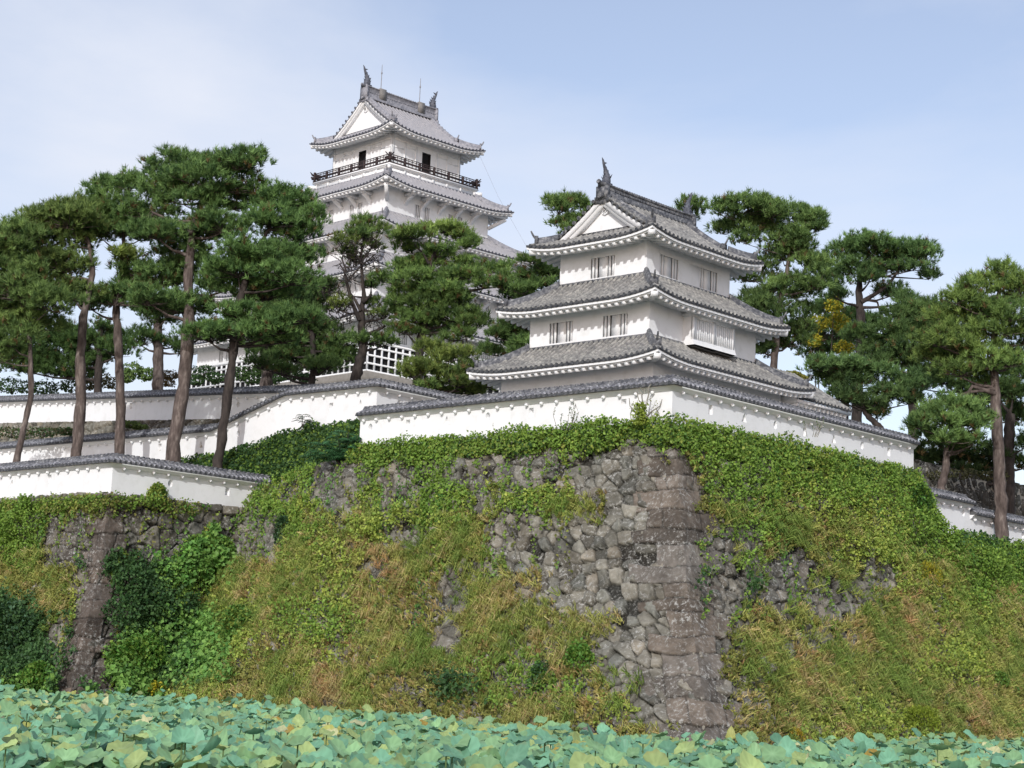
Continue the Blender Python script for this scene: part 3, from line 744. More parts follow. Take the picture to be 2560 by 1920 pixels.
# barred gallery high on the right of the ground storey
gb = MB()
for s in np.arange(-1.7, 1.6, .2):
    P = [side_pos(1, s+q, d, 10.5, 10, z) for z in (24.75, 25.85) for q in (-.055, .055) for d in (0, .08)]; gb.hexa(np.array(P))
for z in (24.65, 25.85): 
    P = [side_pos(1, s, d, 10.5, 10, z+dz) for dz in (0, .14) for s in (-1.85, 1.7) for d in (-.03, .35)]; gb.hexa(np.array(P))
P = [side_pos(1, s, d, 10.5, 10, z) for z in (24.7, 25.9) for s in (-1.8, 1.65) for d in (.12, .36)]; gb.hexa(np.array(P), 1)
gb.build('barred_gallery', [M_PLASTER, M_GREYWOOD], K, oK)
cb = MB(); cb.box(-10.7, 10.62, -10.62, 10.6, 21.55, 22.3); cb.build('plinth', M_CONC, K, oK)
for sv in (-1, 1):                                         # lightning rods on the ridge
    yv = sv*1.98
    rb = MB(); rb.tube(np.array([[0, yv, 46.3], [0, yv, 47.9], [0, yv, 48.5]]), [.032, .028, .018], 7); rb.tube(np.array([[0, yv, 47.75], [0, yv, 47.88]]), .06, 7)
    ro = rb.build('lightning_rod', M_STEEL, K, oK)
    rb = MB(); rb.box(-.34, .34, yv-.30, yv+.30, 45.6, 46.47); rb.build('rod_housing', M_GREYWOOD, ro, oK)
wb = MB()
pw = [np.array([4.3, 4.5, 42.3]), np.array([5.0, 6.2, 39.0]), np.array([6.9, 9.2, 33.5])]
wb.tube(np.array(pw), .007, 5); wb.build('cable', M_STEEL, K, oK)

# ================================================================== white plaster fences (dobei)
def sweep(mb, nodes, prof, closed=True, caps=True, mi=0):
    P = np.array([n[:2] for n in nodes], float); Z = np.array([n[2] for n in nodes], float); n = len(P)
    dirs = [(P[i+1]-P[i])/np.linalg.norm(P[i+1]-P[i]) for i in range(n-1)]
    nr = [np.array([d[1], -d[0]]) for d in dirs]; V = []
    for i in range(n):
        if i == 0: m = nr[0]
        elif i == n-1: m = nr[-1]
        else: m = (nr[i-1]+nr[i])/(1+nr[i-1] @ nr[i])
        V.append([(*(P[i]+m*o), Z[i]+dz) for o, dz in prof])
    V = np.array(V); W_ = np.concatenate([V, V[:, :1]], 1) if closed else V
    mb.grid(W_, mi=mi)
    if caps and closed:
        k = list(range(len(prof))); mb.add(V[0], [k[::-1]], mi=mi); mb.add(V[-1], [k], mi=mi)
def hole_shape(kind, s, z):
    if kind == 'square': return [(s-.12, z-.18), (s+.12, z-.18), (s+.12, z+.18), (s-.12, z+.18)]
    if kind == 'triangle': return [(s-.17, z-.17), (s+.17, z-.17), (s, z+.19)]
    return [(s+.125*math.cos(q), z+.165*math.sin(q)) for q in np.linspace(0, 2*math.pi, 17)[:-1]]
def plaster_fence(label, nodes, bases, holes, peg=0.78, th=0.22, peg_off=0.3, groups='white plaster fences along the stone walls'):
    """nodes: (u, v, ridge z) along the fence, outer side to the right; holes: (segment, distance, z, kind)"""
    o0 = (nodes[0][0], nodes[0][1], bases[0])
    root = thing('plaster_fence', label, 'wall', SITE, o0, groups)
    P = np.array(nodes, float); wb_ = MB(); n = len(P); d0 = 0
    segs = []
    for i in range(n-1):
        d = P[i+1, :2]-P[i, :2]; L_ = np.linalg.norm(d); d = d/L_; nr = np.array([d[1], -d[0]]); segs.append((P[i], P[i+1], d, nr, L_))
    def off(i, side):            # mitred corner of the wall face at node i
        if i == 0: m = segs[0][3]
        elif i == n-1: m = segs[-1][3]
        else: m = (segs[i-1][3]+segs[i][3])/(1+segs[i-1][3] @ segs[i][3])
        return P[i, :2] + m*side*th
    for i, (A, B, d, nr, L_) in enumerate(segs):
        a, b = off(i, 1), off(i+1, 1); sa = (a-A[:2]) @ d; sb_ = (b-A[:2]) @ d
        outer = [(sa, bases[i]), (sb_, bases[i+1]), (sb_, B[2]-.58), (sa, A[2]-.58)]
        hs = [hole_shape(k, s, z) for (j, s, z, k) in holes if j == i]
        loops = [outer]+[h[::-1] for h in hs]; pts = [p for l in loops for p in l]
        tri = tessellate_polygon([[Vector((p[0], p[1], 0)) for p in l] for l in loops]); fx = []
        for t in tri:
            p, q, r_ = (np.array(pts[x]) for x in t)
            fx.append(t if (q[0]-p[0])*(r_[1]-p[1])-(q[1]-p[1])*(r_[0]-p[0]) > 0 else t[::-1])
        to3 = lambda s, z, o_=th: (*(A[:2]+d*s+nr*o_), z)
        wb_.add([to3(*p) for p in pts], fx)
        a2, b2 = off(i, -1), off(i+1, -1)
        wb_.add([(*a2, bases[i]), (*b2, bases[i+1]), (*b2, B[2]-.58), (*a2, A[2]-.58)], [(3, 2, 1, 0)])
        for e, (p, q, zb, zt) in enumerate(((off(i, 1), a2, bases[i], A[2]-.58), (b, b2, bases[i+1], B[2]-.58))):
            if (i == 0 and e == 0) or (i == n-2 and e == 1): wb_.add([(*p, zb), (*q, zb), (*q, zt), (*p, zt)], [(0, 1, 2, 3)])
        for h, (j, s, z, kd) in zip(hs, [x for x in holes if x[0] == i]):
            hb = MB(); c = np.mean(h, 0); inn = [tuple(c+np.array([-.018 if kd != 'triangle' else 0, 0])+(np.array(p)-c)*.55) for p in h]; m = len(h)
            V = [to3(*p) for p in h]+[to3(p[0], p[1], th-.30) for p in inn]
            hb.add(V, [(k, (k+1) % m, m+(k+1) % m, m+k) for k in range(m)]); hb.add([V[m+k] for k in range(m)], [list(range(m))])
            hb.build('loophole', M_FENCE, root, o0)
    wb_.build('wall', M_FENCE, root, o0)
    cb_ = MB(); sweep(cb_, nodes, [(.215, -.64), (.30, -.60), (.38, -.50), (.44, -.452), (-.44, -.452), (-.38, -.50), (-.30, -.60), (-.215, -.64)])
    cb_.build('cornice', M_FENCE, root, o0)
    tb_ = MB()
    sweep(tb_, nodes, [(.54, -.45), (.54, -.385), (.09, -.17), (-.09, -.17), (-.54, -.385), (-.54, -.45)], mi=2)
    sweep(tb_, nodes, [(.548, -.452), (.548, -.395), (.50, -.44)], mi=1, caps=False)
    for i, (A, B, d, nr, L_) in enumerate(segs):
        slope = (B[2]-A[2])/L_; ext0 = 0.0; ext1 = 0.0
        if i > 0 and abs(segs[i-1][3] @ nr) < .9: ext0 = .5
        if i < n-2 and abs(segs[i+1][3] @ nr) < .9: ext1 = .5
        for s in np.arange(-ext0+.12, L_+ext1, .27):
            for sd in ((1, -1) if 0 <= s <= L_ else (1,)):
                o_in = .07
                if s < 0: o_in = -s
                if s > L_: o_in = s-L_
                if sd > 0 and o_in < .5:
                    pass
                elif sd > 0: continue
                q = np.linspace(o_in, .555, 4)
                C = np.array([(*(A[:2]+d*s+nr*sd*x), A[2]+slope*s-.155-.478*(x-.09)) for x in q])
                half_rib(tb_, C, np.array([d[0], d[1], slope])/math.sqrt(1+slope**2), .062)
                if sd > 0:
                    tb_.add([C[-1]+np.array([*(nr*.01), 0])+.066*(math.cos(w)*np.array([d[0], d[1], 0])+math.sin(w)*np.array([0, 0, 1])) for w in np.linspace(0, 2*math.pi, 9)[:-1]], [list(range(8))], mi=1)
    ro = tb_.build('tiled_coping', [M_FTILE, M_EDGE, M_PAN], root, o0)
    rb_ = MB(); sweep(rb_, nodes, [(.13, -.19), (.13, -.10), (.09, -.09), (.09, -.04), (.04, 0), (-.04, 0), (-.09, -.04), (-.09, -.09), (-.13, -.10), (-.13, -.19)])
    for i, (A, B, d, nr, L_) in enumerate(segs):
        slope = (B[2]-A[2])/L_
        for s in np.arange(.1, L_, .27):
            c = np.array([*(A[:2]+d*s), A[2]+slope*s]); v8 = [c+np.array([*(d*x+nr*y), z+slope*x]) for z in (-.03, .03) for y in (-.075, .075) for x in (-.06, .06)]
            rb_.hexa(np.array(v8))
    rb_.build('ridge_tiles', M_RIDGE, ro, o0)
    fp = None                                              # round white beam ends under the coping
    for i, (A, B, d, nr, L_) in enumerate(segs):
        slope = (B[2]-A[2])/L_
        for s in np.arange(peg_off, L_, peg):
            c = np.array([*(A[:2]+d*s+nr*(th+.10)), A[2]+slope*s-.655])-np.array(o0)
            if fp is None:
                pb = MB(); t = np.linspace(-1, 1, 7); pb.tube(np.stack([np.zeros(7), .085*t-.0, np.zeros(7)], 1), .072*np.sqrt(np.clip(1.02-t*t, .03, 1)), 10)
                fp = pb.build('beam_end', M_FENCE, root); fp.location = c; fp.rotation_euler = (0, 0, math.atan2(d[1], d[0]))
            else:
                q = fp.copy(); COL.objects.link(q); q.parent = root; q.location = c; q.rotation_euler = (0, 0, math.atan2(d[1], d[0]))
    return root
U0w, V0w = 6.23, -6.15
sh = ['circle', 'square', 'triangle']
uL = -10.30
hl_ = [(0, u-uL, 12.85, k) for u, k in ((-9.65, 'circle'), (-7.36, 'square'), (-5.09, 'triangle'), (-2.78, 'circle'), (-.46, 'square'), (1.81, 'triangle'), (4.18, 'square'))]
hr_ = [(1, v-V0w, 12.80, k) for v, k in ((-3.99, 'square'), (-1.80, 'triangle'), (.33, 'circle'), (2.42, 'square'), (4.6, 'triangle'), (6.81, 'circle'), (8.99, 'square'))]
plaster_fence('longest white plaster wall, wrapping the corner below the three storey turret',
              [(uL, V0w, 13.8), (U0w, V0w, 13.8), (U0w, 11.1, 13.8)], [11.8, 11.8, 11.8], hl_+hr_)
LBu, LBv, LBz = -18.7, -12.9, 11.42
plaster_fence('low white plaster wall nearest the pond at bottom left, ending against the ivied stone slope',
              [(-33.0, LBv, LBz), (LBu, LBv, LBz), (LBu, -3.6, LBz)], [9.6, 9.6, 9.6],
              [(0, -26.37+33, 10.42, 'triangle'), (0, -23.28+33, 10.5, 'square'), (0, -29.4+33, 10.45, 'circle'), (1, -10.05-LBv, 10.42, 'circle'), (1, -6.84-LBv, 10.40, 'square')])
Bv = -3.2
def hB(u, z, k, seg, u0): return (seg, u-u0, z, k)
plaster_fence('white plaster wall whose coping climbs steeply to a corner behind the pine trunks',
              [(-44.5, Bv, 14.62), (-24.2, Bv, 14.40), (-18.7, Bv, 15.78), (-12.75, Bv, 15.72), (-12.75, 5.0, 15.72)], [12.4, 12.4, 13.4, 13.5, 13.5],
              [(0, 44.5-36.2, 13.5, 'square'), (0, 44.5-28.6, 13.45, 'square'), (0, 44.5-25.2, 13.4, 'triangle'), (1, 1.9, 13.75, 'circle'), (2, 3.1, 14.6, 'square'), (2, 5.1, 14.6, 'triangle'), (3, 1.2, 14.75, 'circle')])
Av = 1.5
plaster_fence('rearmost white plaster wall on a low rubble base, seen between the pine trunks at left',
              [(-56.0, Av, 18.85), (-17.0, Av, 16.65)], [17.05, 14.85],
              [(0, 56-48.9, 17.55, 'triangle'), (0, 56-43.3, 17.25, 'circle'), (0, 56-38.1, 16.95, 'square'), (0, 56-33.2, 16.62, 'triangle'), (0, 56-28.4, 16.35, 'circle'), (0, 56-23.4, 16.05, 'square')])
Ru = 6.55
plaster_fence('short white plaster wall at far right, ending where its coping steps down',
              [(Ru, 11.9, 11.62), (Ru, 15.62, 11.62)], [9.2, 9.2], [(0, 3.1, 10.75, 'circle')])
plaster_fence('white plaster wall leaving the picture at right, just below the step in the coping',
              [(Ru, 15.63, 11.17), (Ru, 34.0, 11.17)], [8.8, 8.8], [(0, 3.0, 10.25, 'square'), (0, 5.2, 10.25, 'circle'), (0, 7.4, 10.25, 'triangle')])

# ================================================================== stone walls
def s_main(z): return np.interp(z, [0, 1.5, 3, 4.5, 6, 7.5, 9, 10.5, 11.9, 14], [8.1, 6.75, 5.45, 4.2, 3.2, 2.4, 1.65, .8, 0, -.2])
def s_left(z): return np.interp(z, [0, 2, 4, 6, 8, 9.72, 14], [4.2, 3.0, 1.95, .95, .35, 0, -.2])
WU, WV = U0w+.30, V0w-.30                                  # main wall: top edge of the corner
def shiftL(u): return np.clip(-10.3-u, 0, None)*.25
def topL(u): return np.interp(u, [-24, -19, -11.2, -10.4], [10.4, 10.6, 11.75, 11.9])
def topR(v): return np.interp(v, [10.9, 11.6, 12.1], [11.9, 11.0, 9.35])
LU, LV = LBu+.30, LBv-.30
def stone_cells(t, z, cw, ch, seed):
    """irregular courses of stones: returns distance to the joints and a random id per stone"""
    z = z + .12*np.sin(t*.9+seed) ; gx = t/cw; gy = z/ch
    ix = np.floor(gx).astype(int); iy = np.floor(gy).astype(int)
    def hsh(i, j, s):
        k = (i*73856093 ^ j*19349663 ^ (seed*31+s)*83492791) & 0xffffffff
        k = ((k ^ (k >> 13))*1274126177) & 0xffffffff
        return ((k ^ (k >> 15)) & 0xffff)/65535.
    f1 = np.full(t.shape, 9.); f2 = np.full(t.shape, 9.); idv = np.zeros(t.shape); sdx = np.zeros(t.shape); sdy = np.zeros(t.shape)
    for di in (-1, 0, 1):
        for dj in (-1, 0, 1):
            i = ix+di; j = iy+dj
            px = i+.5+.78*(hsh(i, j, 1)-.5)+.25*(j % 2); py = j+.5+.62*(hsh(i, j, 2)-.5)
            dx = (gx-px); dy = (gy-py)*.95; d = np.sqrt(dx*dx+dy*dy)*(1.15-.35*hsh(i, j, 4))
            m = d < f1
            f2 = np.where(m, f1, np.minimum(f2, d)); idv = np.where(m, hsh(i, j, 3), idv); sdx = np.where(m, dx, sdx); sdy = np.where(m, dy, sdy); f1 = np.where(m, d, f1)
    return f2-f1, idv, sdx, sdy
def stone_col(idv, z, t, seed, warm=0.5):
    w_ = (vnoise(idv*61, idv*17, 8)-.5)[..., None]*np.array([.05, .01, -.02]); k = np.stack([.10+.175*idv, .096+.168*idv, .080+.14*idv], -1)*(1+w_*4)
    dk = np.array([.085, .072, .066])
    low = np.clip((vnoise(t*.25, z*.25, seed)-.42)*3, 0, 1)[..., None]
    return k*(1-.75*low)+(.6*dk+.35*k*.6)*.75*low
def stone_face(mb, tmin, tmax, fpos, ztop, cw, ch, seed, res=.05, zmin=0.0, out=.26):
    nt_ = int((tmax-tmin)/res); nz = int(13.2/res)
    t = np.linspace(tmin, tmax, nt_)[:, None]*np.ones((1, nz)); q = np.linspace(0, 1, nz)[None, :]
    z = zmin + q*(ztop(t)-zmin)
    e, idv, dx, dy = stone_cells(t, z, cw, ch, seed)
    sm = np.clip(e/.14, 0, 1); sm = sm*(2-sm)*np.where(idv < .05, .15, 1)
    disp = out*sm*(.45+.75*vnoise(idv*97, idv*13, 3)) + .14*(vnoise(t*3.1, z*3.1, seed)-.5)*sm + .05*(vnoise(t*8, z*8, seed+1)-.5) + .34*dx*(vnoise(idv*77, idv*29, 6)-.5)*sm - .34*dy*(vnoise(idv*51, idv*7, 5)-.35)*sm - .12 - .13*np.clip(1-(t-.8)/1.0, 0, 1)
    P = fpos(t, z, disp); c = stone_col(idv, z, t, seed); c = c*(.10+.90*np.clip((e-.015)/.095, 0, 1))[..., None]*(.58+.60*vnoise(t*2.2, z*2.2, seed+7))[..., None]*np.where(idv < .05, .35, 1)[..., None]
    mb.grid(P, c.reshape(-1, 3))
def fL(t, z, d):       # t = distance from corner top, to the left along the left face (u decreasing)
    s = s_main(z); u = np.maximum(WU + s - t, -23.5)
    return np.stack([u, WV-s+shiftL(u)-d*.93, z+d*.35], -1)
def fR(t, z, d):
    s = s_main(z); v = WV + t - s
    return np.stack([WU+s+d*.93, v, z+d*.35], -1)
def fLL(t, z, d):
    s = s_left(z); u = LU - t + s
    return np.stack([u, LV-s-d*.95, z+d*.3], -1)
def fLR(t, z, d):
    s = s_left(z); v = LV + t - s
    return np.stack([LU+s+d*.95, v, z+d*.3], -1)
def corner_stones(root, o0, fA, fB, ztop, zlow, h, longw, shortw, seed, dark):
    """long squared blocks laid alternately lengthwise on the two faces, close jointed"""
    rs = np.random.RandomState(seed); zb = [zlow]
    while zb[-1] < ztop: zb.append(zb[-1]+h*rs.uniform(.75, 1.3))
    zb = np.array(zb); nb_ = len(zb); la = np.where(np.arange(nb_) % 2, longw, shortw)*rs.uniform(.8, 1.25, nb_); lb_ = np.where(np.arange(nb_) % 2, shortw, longw)*rs.uniform(.8, 1.25, nb_)
    pr = rs.uniform(.045, .12, nb_); tz = rs.uniform(-.05, .05, nb_); tt_ = rs.uniform(-.04, .04, (nb_, 2)); tone = rs.uniform(.62, 1.35, nb_); hue = rs.uniform(-1, 1, (nb_, 1))*np.array([.05, 0, -.05])
    half = rs.rand(nb_) < .4; hx_ = rs.uniform(.4, .6, nb_)
    res = .045; nz = int((ztop-zlow)/res); mb = MB(); zl = np.linspace(zlow, ztop, nz)
    tl = np.concatenate([[0, .012], np.arange(.045, max(la.max(), lb_.max())+.25, res)])
    def side(f, L_, sd_):
        t = tl[:, None]*np.ones((1, nz)); z = zl[None]*np.ones((len(tl), 1))
        zz = z + (.07*np.sin(t*1.7+sd_*2+np.floor(z/h)*1.3)+.05*(vnoise(t*1.9+9*sd_, z*1.1, seed+3)-.5))*np.clip(t*2, 0, 1)
        k = np.clip(np.searchsorted(zb, zz, side='right')-1, 0, nb_-1); k1 = np.clip(k+1, 0, nb_-1); hgt = np.maximum(zb[k1]-zb[k], .2)
        fz = (zz-zb[k])/hgt; dz = np.minimum(zz-zb[k], zb[k1]-zz); Lk = L_[k]+.12*(vnoise(zz*3, t*0+sd_, seed)-.5); de = Lk-t
        dj = np.minimum(dz, de); dj = np.minimum(dj, np.where(half[k], np.abs(t-hx_[k]*Lk-.05*(fz-.5)), 9))
        edge = np.clip(dj/.05, 0, 1); edge = edge*(2-edge)
        d = pr[k]+tz[k]*(fz-.5)*2+tt_[k, sd_]*t - .075*(1-edge) + .05*(vnoise(t*3.3+sd_*7, zz*3.3, seed+1)-.5)+.025*(vnoise(t*11, zz*11, seed+2)-.5)
        d = np.where(de < .02, -.40, d)
        c = (dark+hue[k]*dark)*(tone[k]*(.70+.55*vnoise(t*2.2+sd_*5, zz*2.2, seed+4)))[..., None]*(.16+.84*np.clip(dj/.045, 0, 1))[..., None]
        return t, z, d, c
    A = side(fA, la, 0); B = side(fB, lb_, 1); d0 = .5*(np.maximum(A[2][0], -.05)+np.maximum(B[2][0], -.05))-.02
    PA = fA(A[0], A[1], A[2]); PB = fB(B[0], B[1], B[2]); z0_ = zl; o_ = np.zeros_like(z0_)
    arris = fA(o_, z0_, d0)+fB(o_, z0_, d0)-fA(o_, z0_, o_)
    PA[0] = arris; PB[0] = arris
    mb.grid(PA, A[3].reshape(-1, 3)); mb.grid(PB[:, ::-1], B[3][:, ::-1].reshape(-1, 3))
    return mb.build('corner_stones', M_STONE, root, o0, smooth=True)
dkS = np.array([.135, .118, .100])
wt = thing('stone_wall', 'high curved stone rampart overgrown with ivy and dry grass, its corner rising from the pond', 'stone wall', SITE, (WU, WV, 0))
mb = MB(); stone_face(mb, 0, 36.0, fL, lambda t: topL(WU-t), .62, .48, 3)
mb.build('left_face', M_STONE, wt, (WU, WV, 0), smooth=True)
mb = MB(); stone_face(mb, 0, 46.0, fR, lambda t: topR(WV+t), .58, .46, 5)
mb.build('right_face', M_STONE, wt, (WU, WV, 0), smooth=True)
corner_stones(wt, (WU, WV, 0), fL, fR, 11.75, -.1, .62, 2.05, 1.15, 4, dkS)
wt = thing('stone_wall', 'lower stone bastion at bottom left with large pale boulders along its top edge', 'stone wall', SITE, (LU, LV, 0))
mb = MB(); stone_face(mb, 0, 19.0, fLL, lambda t: 9.72+0*t, .82, .66, 8); mb.build('left_face', M_STONE, wt, (LU, LV, 0), smooth=True)
mb = MB(); stone_face(mb, 0, 16.0, fLR, lambda t: 9.72+0*t, .86, .68, 9); mb.build('right_face', M_STONE, wt, (LU, LV, 0), smooth=True)
corner_stones(wt, (LU, LV, 0), fLL, fLR, 9.6, -.1, .72, 1.25, .75, 6, dkS*np.array([.78, .72, .70]))
# rubble under the rear fence, the keep's base and a terrace wall behind the trees at right
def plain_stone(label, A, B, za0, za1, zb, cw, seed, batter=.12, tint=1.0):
    A = np.array(A, float); B = np.array(B, float); L_ = np.linalg.norm(B-A); d = (B-A)/L_; nr = np.array([d[1], -d[0]])
    ro = thing('stone_wall', label, 'stone wall', SITE, (*A, zb))
    mb = MB(); res = .10; n = int(L_/res)
    zt = lambda t: za0+(za1-za0)*t/L_
    nz = max(6, int((max(za0, za1)-zb)/res)); t = np.linspace(0, L_, n)[:, None]*np.ones((1, nz)); z = zb+np.linspace(0, 1, nz)[None, :]*(zt(t)-zb)
    e, idv, dx, dy = stone_cells(t, z, cw, cw*.8, seed); sm = np.clip(e/.26, 0, 1); sm = sm*sm*(3-2*sm)
    disp = .2*sm + .08*(vnoise(t*3, z*3, seed)-.5) + batter*(zt(t)-z)
    P = np.stack([A[0]+d[0]*t+nr[0]*disp, A[1]+d[1]*t+nr[1]*disp, z], -1)
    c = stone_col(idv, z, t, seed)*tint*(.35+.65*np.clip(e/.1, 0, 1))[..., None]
    mb.grid(P, c.reshape(-1, 3)); mb.build('face', M_STONE, ro, (*A, zb), smooth=True); return ro
plain_stone('thin band of rubble masonry under the rearmost white wall behind the pine trunks', (-56, Av-.25), (-17, Av-.25), 17.1, 14.9, 12.2, .6, 21, .08)
plain_stone('shaded rubble terrace wall among the pines behind the low white wall at right', (2.0, 12.5), (2.0, 56.0), 13.9, 13.9, 9.0, .75, 22, .12, .45)  # low tint puts the wall's shade into its stone colour
kb = MB(); t = np.linspace(-12.2, 12.2, 160)[:, None]*np.ones((1, 60)); z = 13.5+np.linspace(0, 1, 60)[None, :]*8.1*np.ones((160, 1))
for k in (0, 1):
    e, idv, dx, dy = stone_cells(t+30*k, z, .9, .7, 31); sm = np.clip(e/.26, 0, 1)
    hb_ = 10.75+.32*(21.6-z)*.6
    if k == 0: P = np.stack([t/12.2*hb_, -hb_-.15*sm, z], -1)
    else: P = np.stack([hb_+.15*sm, t/12.2*hb_, z], -1)
    kb.grid(P, (stone_col(idv, z, t, 31)*(.4+.6*np.clip(e/.1, 0, 1))[..., None]).reshape(-1, 3))
kb.build('stone_base', M_STONE, K, oK, smooth=True)

# ================================================================== ground, terraces, water
def flat(name, quad, z, mat, frame=SITE):
    mb = MB(); mb.add(frame.w(np.array([(u, v, z) for u, v in quad], float)), [list(range(len(quad)))]); return mb.build(name, mat, kind='structure')
flat('ground', [(-1500, -200), (1500, -200), (1500, 2500), (-1500, 2500)], -.35, M_EARTH, WORLD)
flat('water', [(-400, -60), (400, -60), (400, 330), (-400, 330)], 0.0, M_WATER, WORLD)
def terrace(name, quad, ztop, zbot, mat=M_GRAVEL):
    mb = MB(); n = len(quad); zt = ztop if isinstance(ztop, (list, tuple)) else [ztop]*n
    T_ = SITE.w(np.array([(u, v, z) for (u, v), z in zip(quad, zt)], float)); B_ = T_.copy(); B_[:, 2] = zbot
    mb.add(T_, [list(range(n))])
    for i in range(n):
        j = (i+1) % n; mb.add([B_[i], B_[j], T_[j], T_[i]], [(0, 1, 2, 3)])
    return mb.build(name, mat, kind='structure')
terrace('terrace_ground', [(-10.6, WV+.1), (WU-.1, WV+.1), (WU-.1, 11.6), (-10.6, 11.6)], 11.82, 3)
terrace('terrace_ground', [(-80, LV+.1), (LU-.1, LV+.1), (LU-.1, -3.3), (-80, -3.3)], 9.66, 2)
terrace('terrace_ground', [(-80, -3.35), (-12.7, -3.35), (-12.7, 1.3), (-80, 1.3)], [12.4, 13.6, 14.0, 14.0], 2)
terrace('terrace_ground', [(-80, 1.25), (-10.65, 1.25), (-10.65, 70), (-80, 70)], [17.5, 14.3, 14.3, 17.5], 2)
terrace('terrace_ground', [(-10.6, 11.65), (2.2, 11.65), (2.2, 70), (-10.6, 70)], 13.6, 2)
terrace('terrace_ground', [(2.25, 11.65), (Ru-.05, 11.65), (Ru-.05, 70), (2.25, 70)], 9.4, 1)
# grassy bank between the rampart's left shoulder and the stepped wall
def bank_top(u): return np.interp(u, [-27, -25.7, -23.2, -20.8, -19, -17.3, -13.8, -10], [12.3, 12.45, 12.55, 12.9, 13.3, 13.5, 13.65, 13.2])
def bank_foot(u): return np.where(u > -18.9, -6.35+shiftL(u), np.interp(u, [-22, -18.9], [-6.4, -4.2])), np.interp(u, [-22, -18.9, -11.2, -10.4], [9.7, 10.6, 11.75, 11.85])
bm_ = MB(); uu = np.linspace(-27, -10.0, 70); rows = []
for q in np.linspace(0, 1, 14):
    va, zb_ = bank_foot(uu); vb = np.full(70, Bv-.15); zt_ = bank_top(uu)-.12
    rows.append(SITE.w(np.stack([uu, va+(vb-va)*q, zb_+(zt_-zb_)*q+.25*(vnoise(uu*1.1, np.full(70, q*5), 4)-.5)], 1)))
bm_.grid(np.array(rows)); bank_ob = bm_.build('grass_bank', M_EARTH, kind='structure')

# ================================================================== plants on the walls
VEG = [  # how the photograph's wall is clad, 80 px wide x 50 px high cells from y = 1050
 ".......ddddggggggggggggggg......",
 ".......dddmgggmsmgmsSggggggg....",
 ".......dmgmgmgsmgymsSogggygggg..",
 "....m..mmgmmmggmyysSSoggygggggg.",
 "ggomgossgymyygyygooSSoogoyyygggg",
 "gmsssKksggoyyyoosmsSSomgoooyggdg",
 "gmsSsKkogoyoooomsmsSSmgmooyygggg",
 "ooSddkkobyoyoosmsmsSSmgssmoyyogg",
 "ooSddgoobbybobbbbssSSsdsssobyogg",
 "doSdddoybgyobsbommsSSsgmmmbooyyo",
 "ddSddkkybygobobooooSSsmooobbooyo",
 "ddSkkdkyboybboobmosSSsmobobboyyo",
 "ddSkkdkooyobbooggbmSSSooobooyyyo",
 "gkdkkoyooobooodbggbbmSSmobooooooo"[:32],
 "okokoyoooobobooooobySSobooyyoooo",
 "oooooooooooobobobomooSSobyoyyooo"]
def veg_at(P):
    x, y = px_of(P)
    x = x + 48*(R_.rand(len(P))-.5)*2; y = y + 30*(R_.rand(len(P))-.5)*2
    c = np.clip((x/80).astype(int), 0, 31); r = np.clip(((y-1050)/50).astype(int), 0, 15)
    A = np.array([list((row+'o'*32)[:32]) for row in VEG]); return A[r, c]
BARE = [(1285, 1165, 120, 55, .95), (998, 1215, 50, 70, .9), (1560, 1195, 130, 65, .9), (1420, 1375, 130, 75, .92), (1590, 1390, 130, 120, .95), (1290, 1330, 70, 50, .8), (1480, 1470, 130, 55, .75), (1660, 1560, 70, 110, .97),
        (1700, 1700, 80, 130, .97), (1690, 1320, 50, 200, .97), (1790, 1530, 45, 150, .8), (1760, 1760, 70, 100, .9), (850, 1190, 55, 60, .8), (865, 1265, 40, 40, .7), (1140, 1500, 35, 60, .8), (1130, 1600, 40, 40, .7), (925, 1420, 40, 25, .7),
        (1950, 1445, 90, 55, .80), (2080, 1500, 110, 55, .72), (2020, 1600, 60, 40, .55), (740, 1230, 35, 30, .6), (1030, 1330, 45, 30, .6), (1210, 1260, 40, 30, .6), (1560, 1650, 35, 60, .7), (1400, 1560, 40, 30, .5), (2200, 1440, 50, 40, .5),
        (340, 1330, 130, 55, .9), (190, 1360, 90, 70, .9), (620, 1345, 80, 60, .95), (230, 1550, 40, 170, .97), (560, 1290, 70, 30, .8), (160, 1610, 40, 60, .5)]
def bare_at(P):
    """how far the masonry shows through: 0 overgrown, 1 bare"""
    x, y = px_of(P); q = SITE.loc(P); nn = .55*vnoise(q[:, 0]*1.1+q[:, 1]*.9, q[:, 2]*1.1, 101)+.45*vnoise(q[:, 0]*3+q[:, 1]*2.6, q[:, 2]*3, 102); b = np.zeros(len(P))
    for cx, cy, rx, ry, st in BARE:
        d = np.sqrt(((x-cx)/rx)**2+((y-cy)/ry)**2); b = np.maximum(b, st*np.clip((1.22-d-(nn-.5)*1.7)/.4, 0, 1))
    return b
GREENS = {'g': ((0.123, 0.231, 0.041), (0.217, 0.329, 0.061)), 'y': ((0.185, 0.280, 0.055), (0.340, 0.400, 0.085)), 'd': ((0.032, 0.081, 0.030), (0.072, 0.147, 0.047)),
          'k': ((0.095, 0.230, 0.055), (0.200, 0.350, 0.085)), 'K': ((0.087, 0.238, 0.047), (0.174, 0.364, 0.068)), 'o': ((0.145, 0.175, 0.047), (0.275, 0.266, 0.081)), 'm': ((0.145, 0.210, 0.054), (0.246, 0.280, 0.081)),
          'b': ((0.203, 0.210, 0.061), (0.334, 0.280, 0.095)), 's': ((0.131, 0.196, 0.047), (0.232, 0.266, 0.081)), 'S': ((0.174, 0.224, 0.068), (0.290, 0.280, 0.081)), '.': ((0.102, 0.196, 0.041), (0.174, 0.280, 0.054))}
LEAF_D = {'g': 1.0, 'y': .98, 'd': 1.0, 'k': 1.0, 'K': 1.0, 'o': .84, 'm': .50, 'b': .60, 's': .20, 'S': .03, '.': .9}
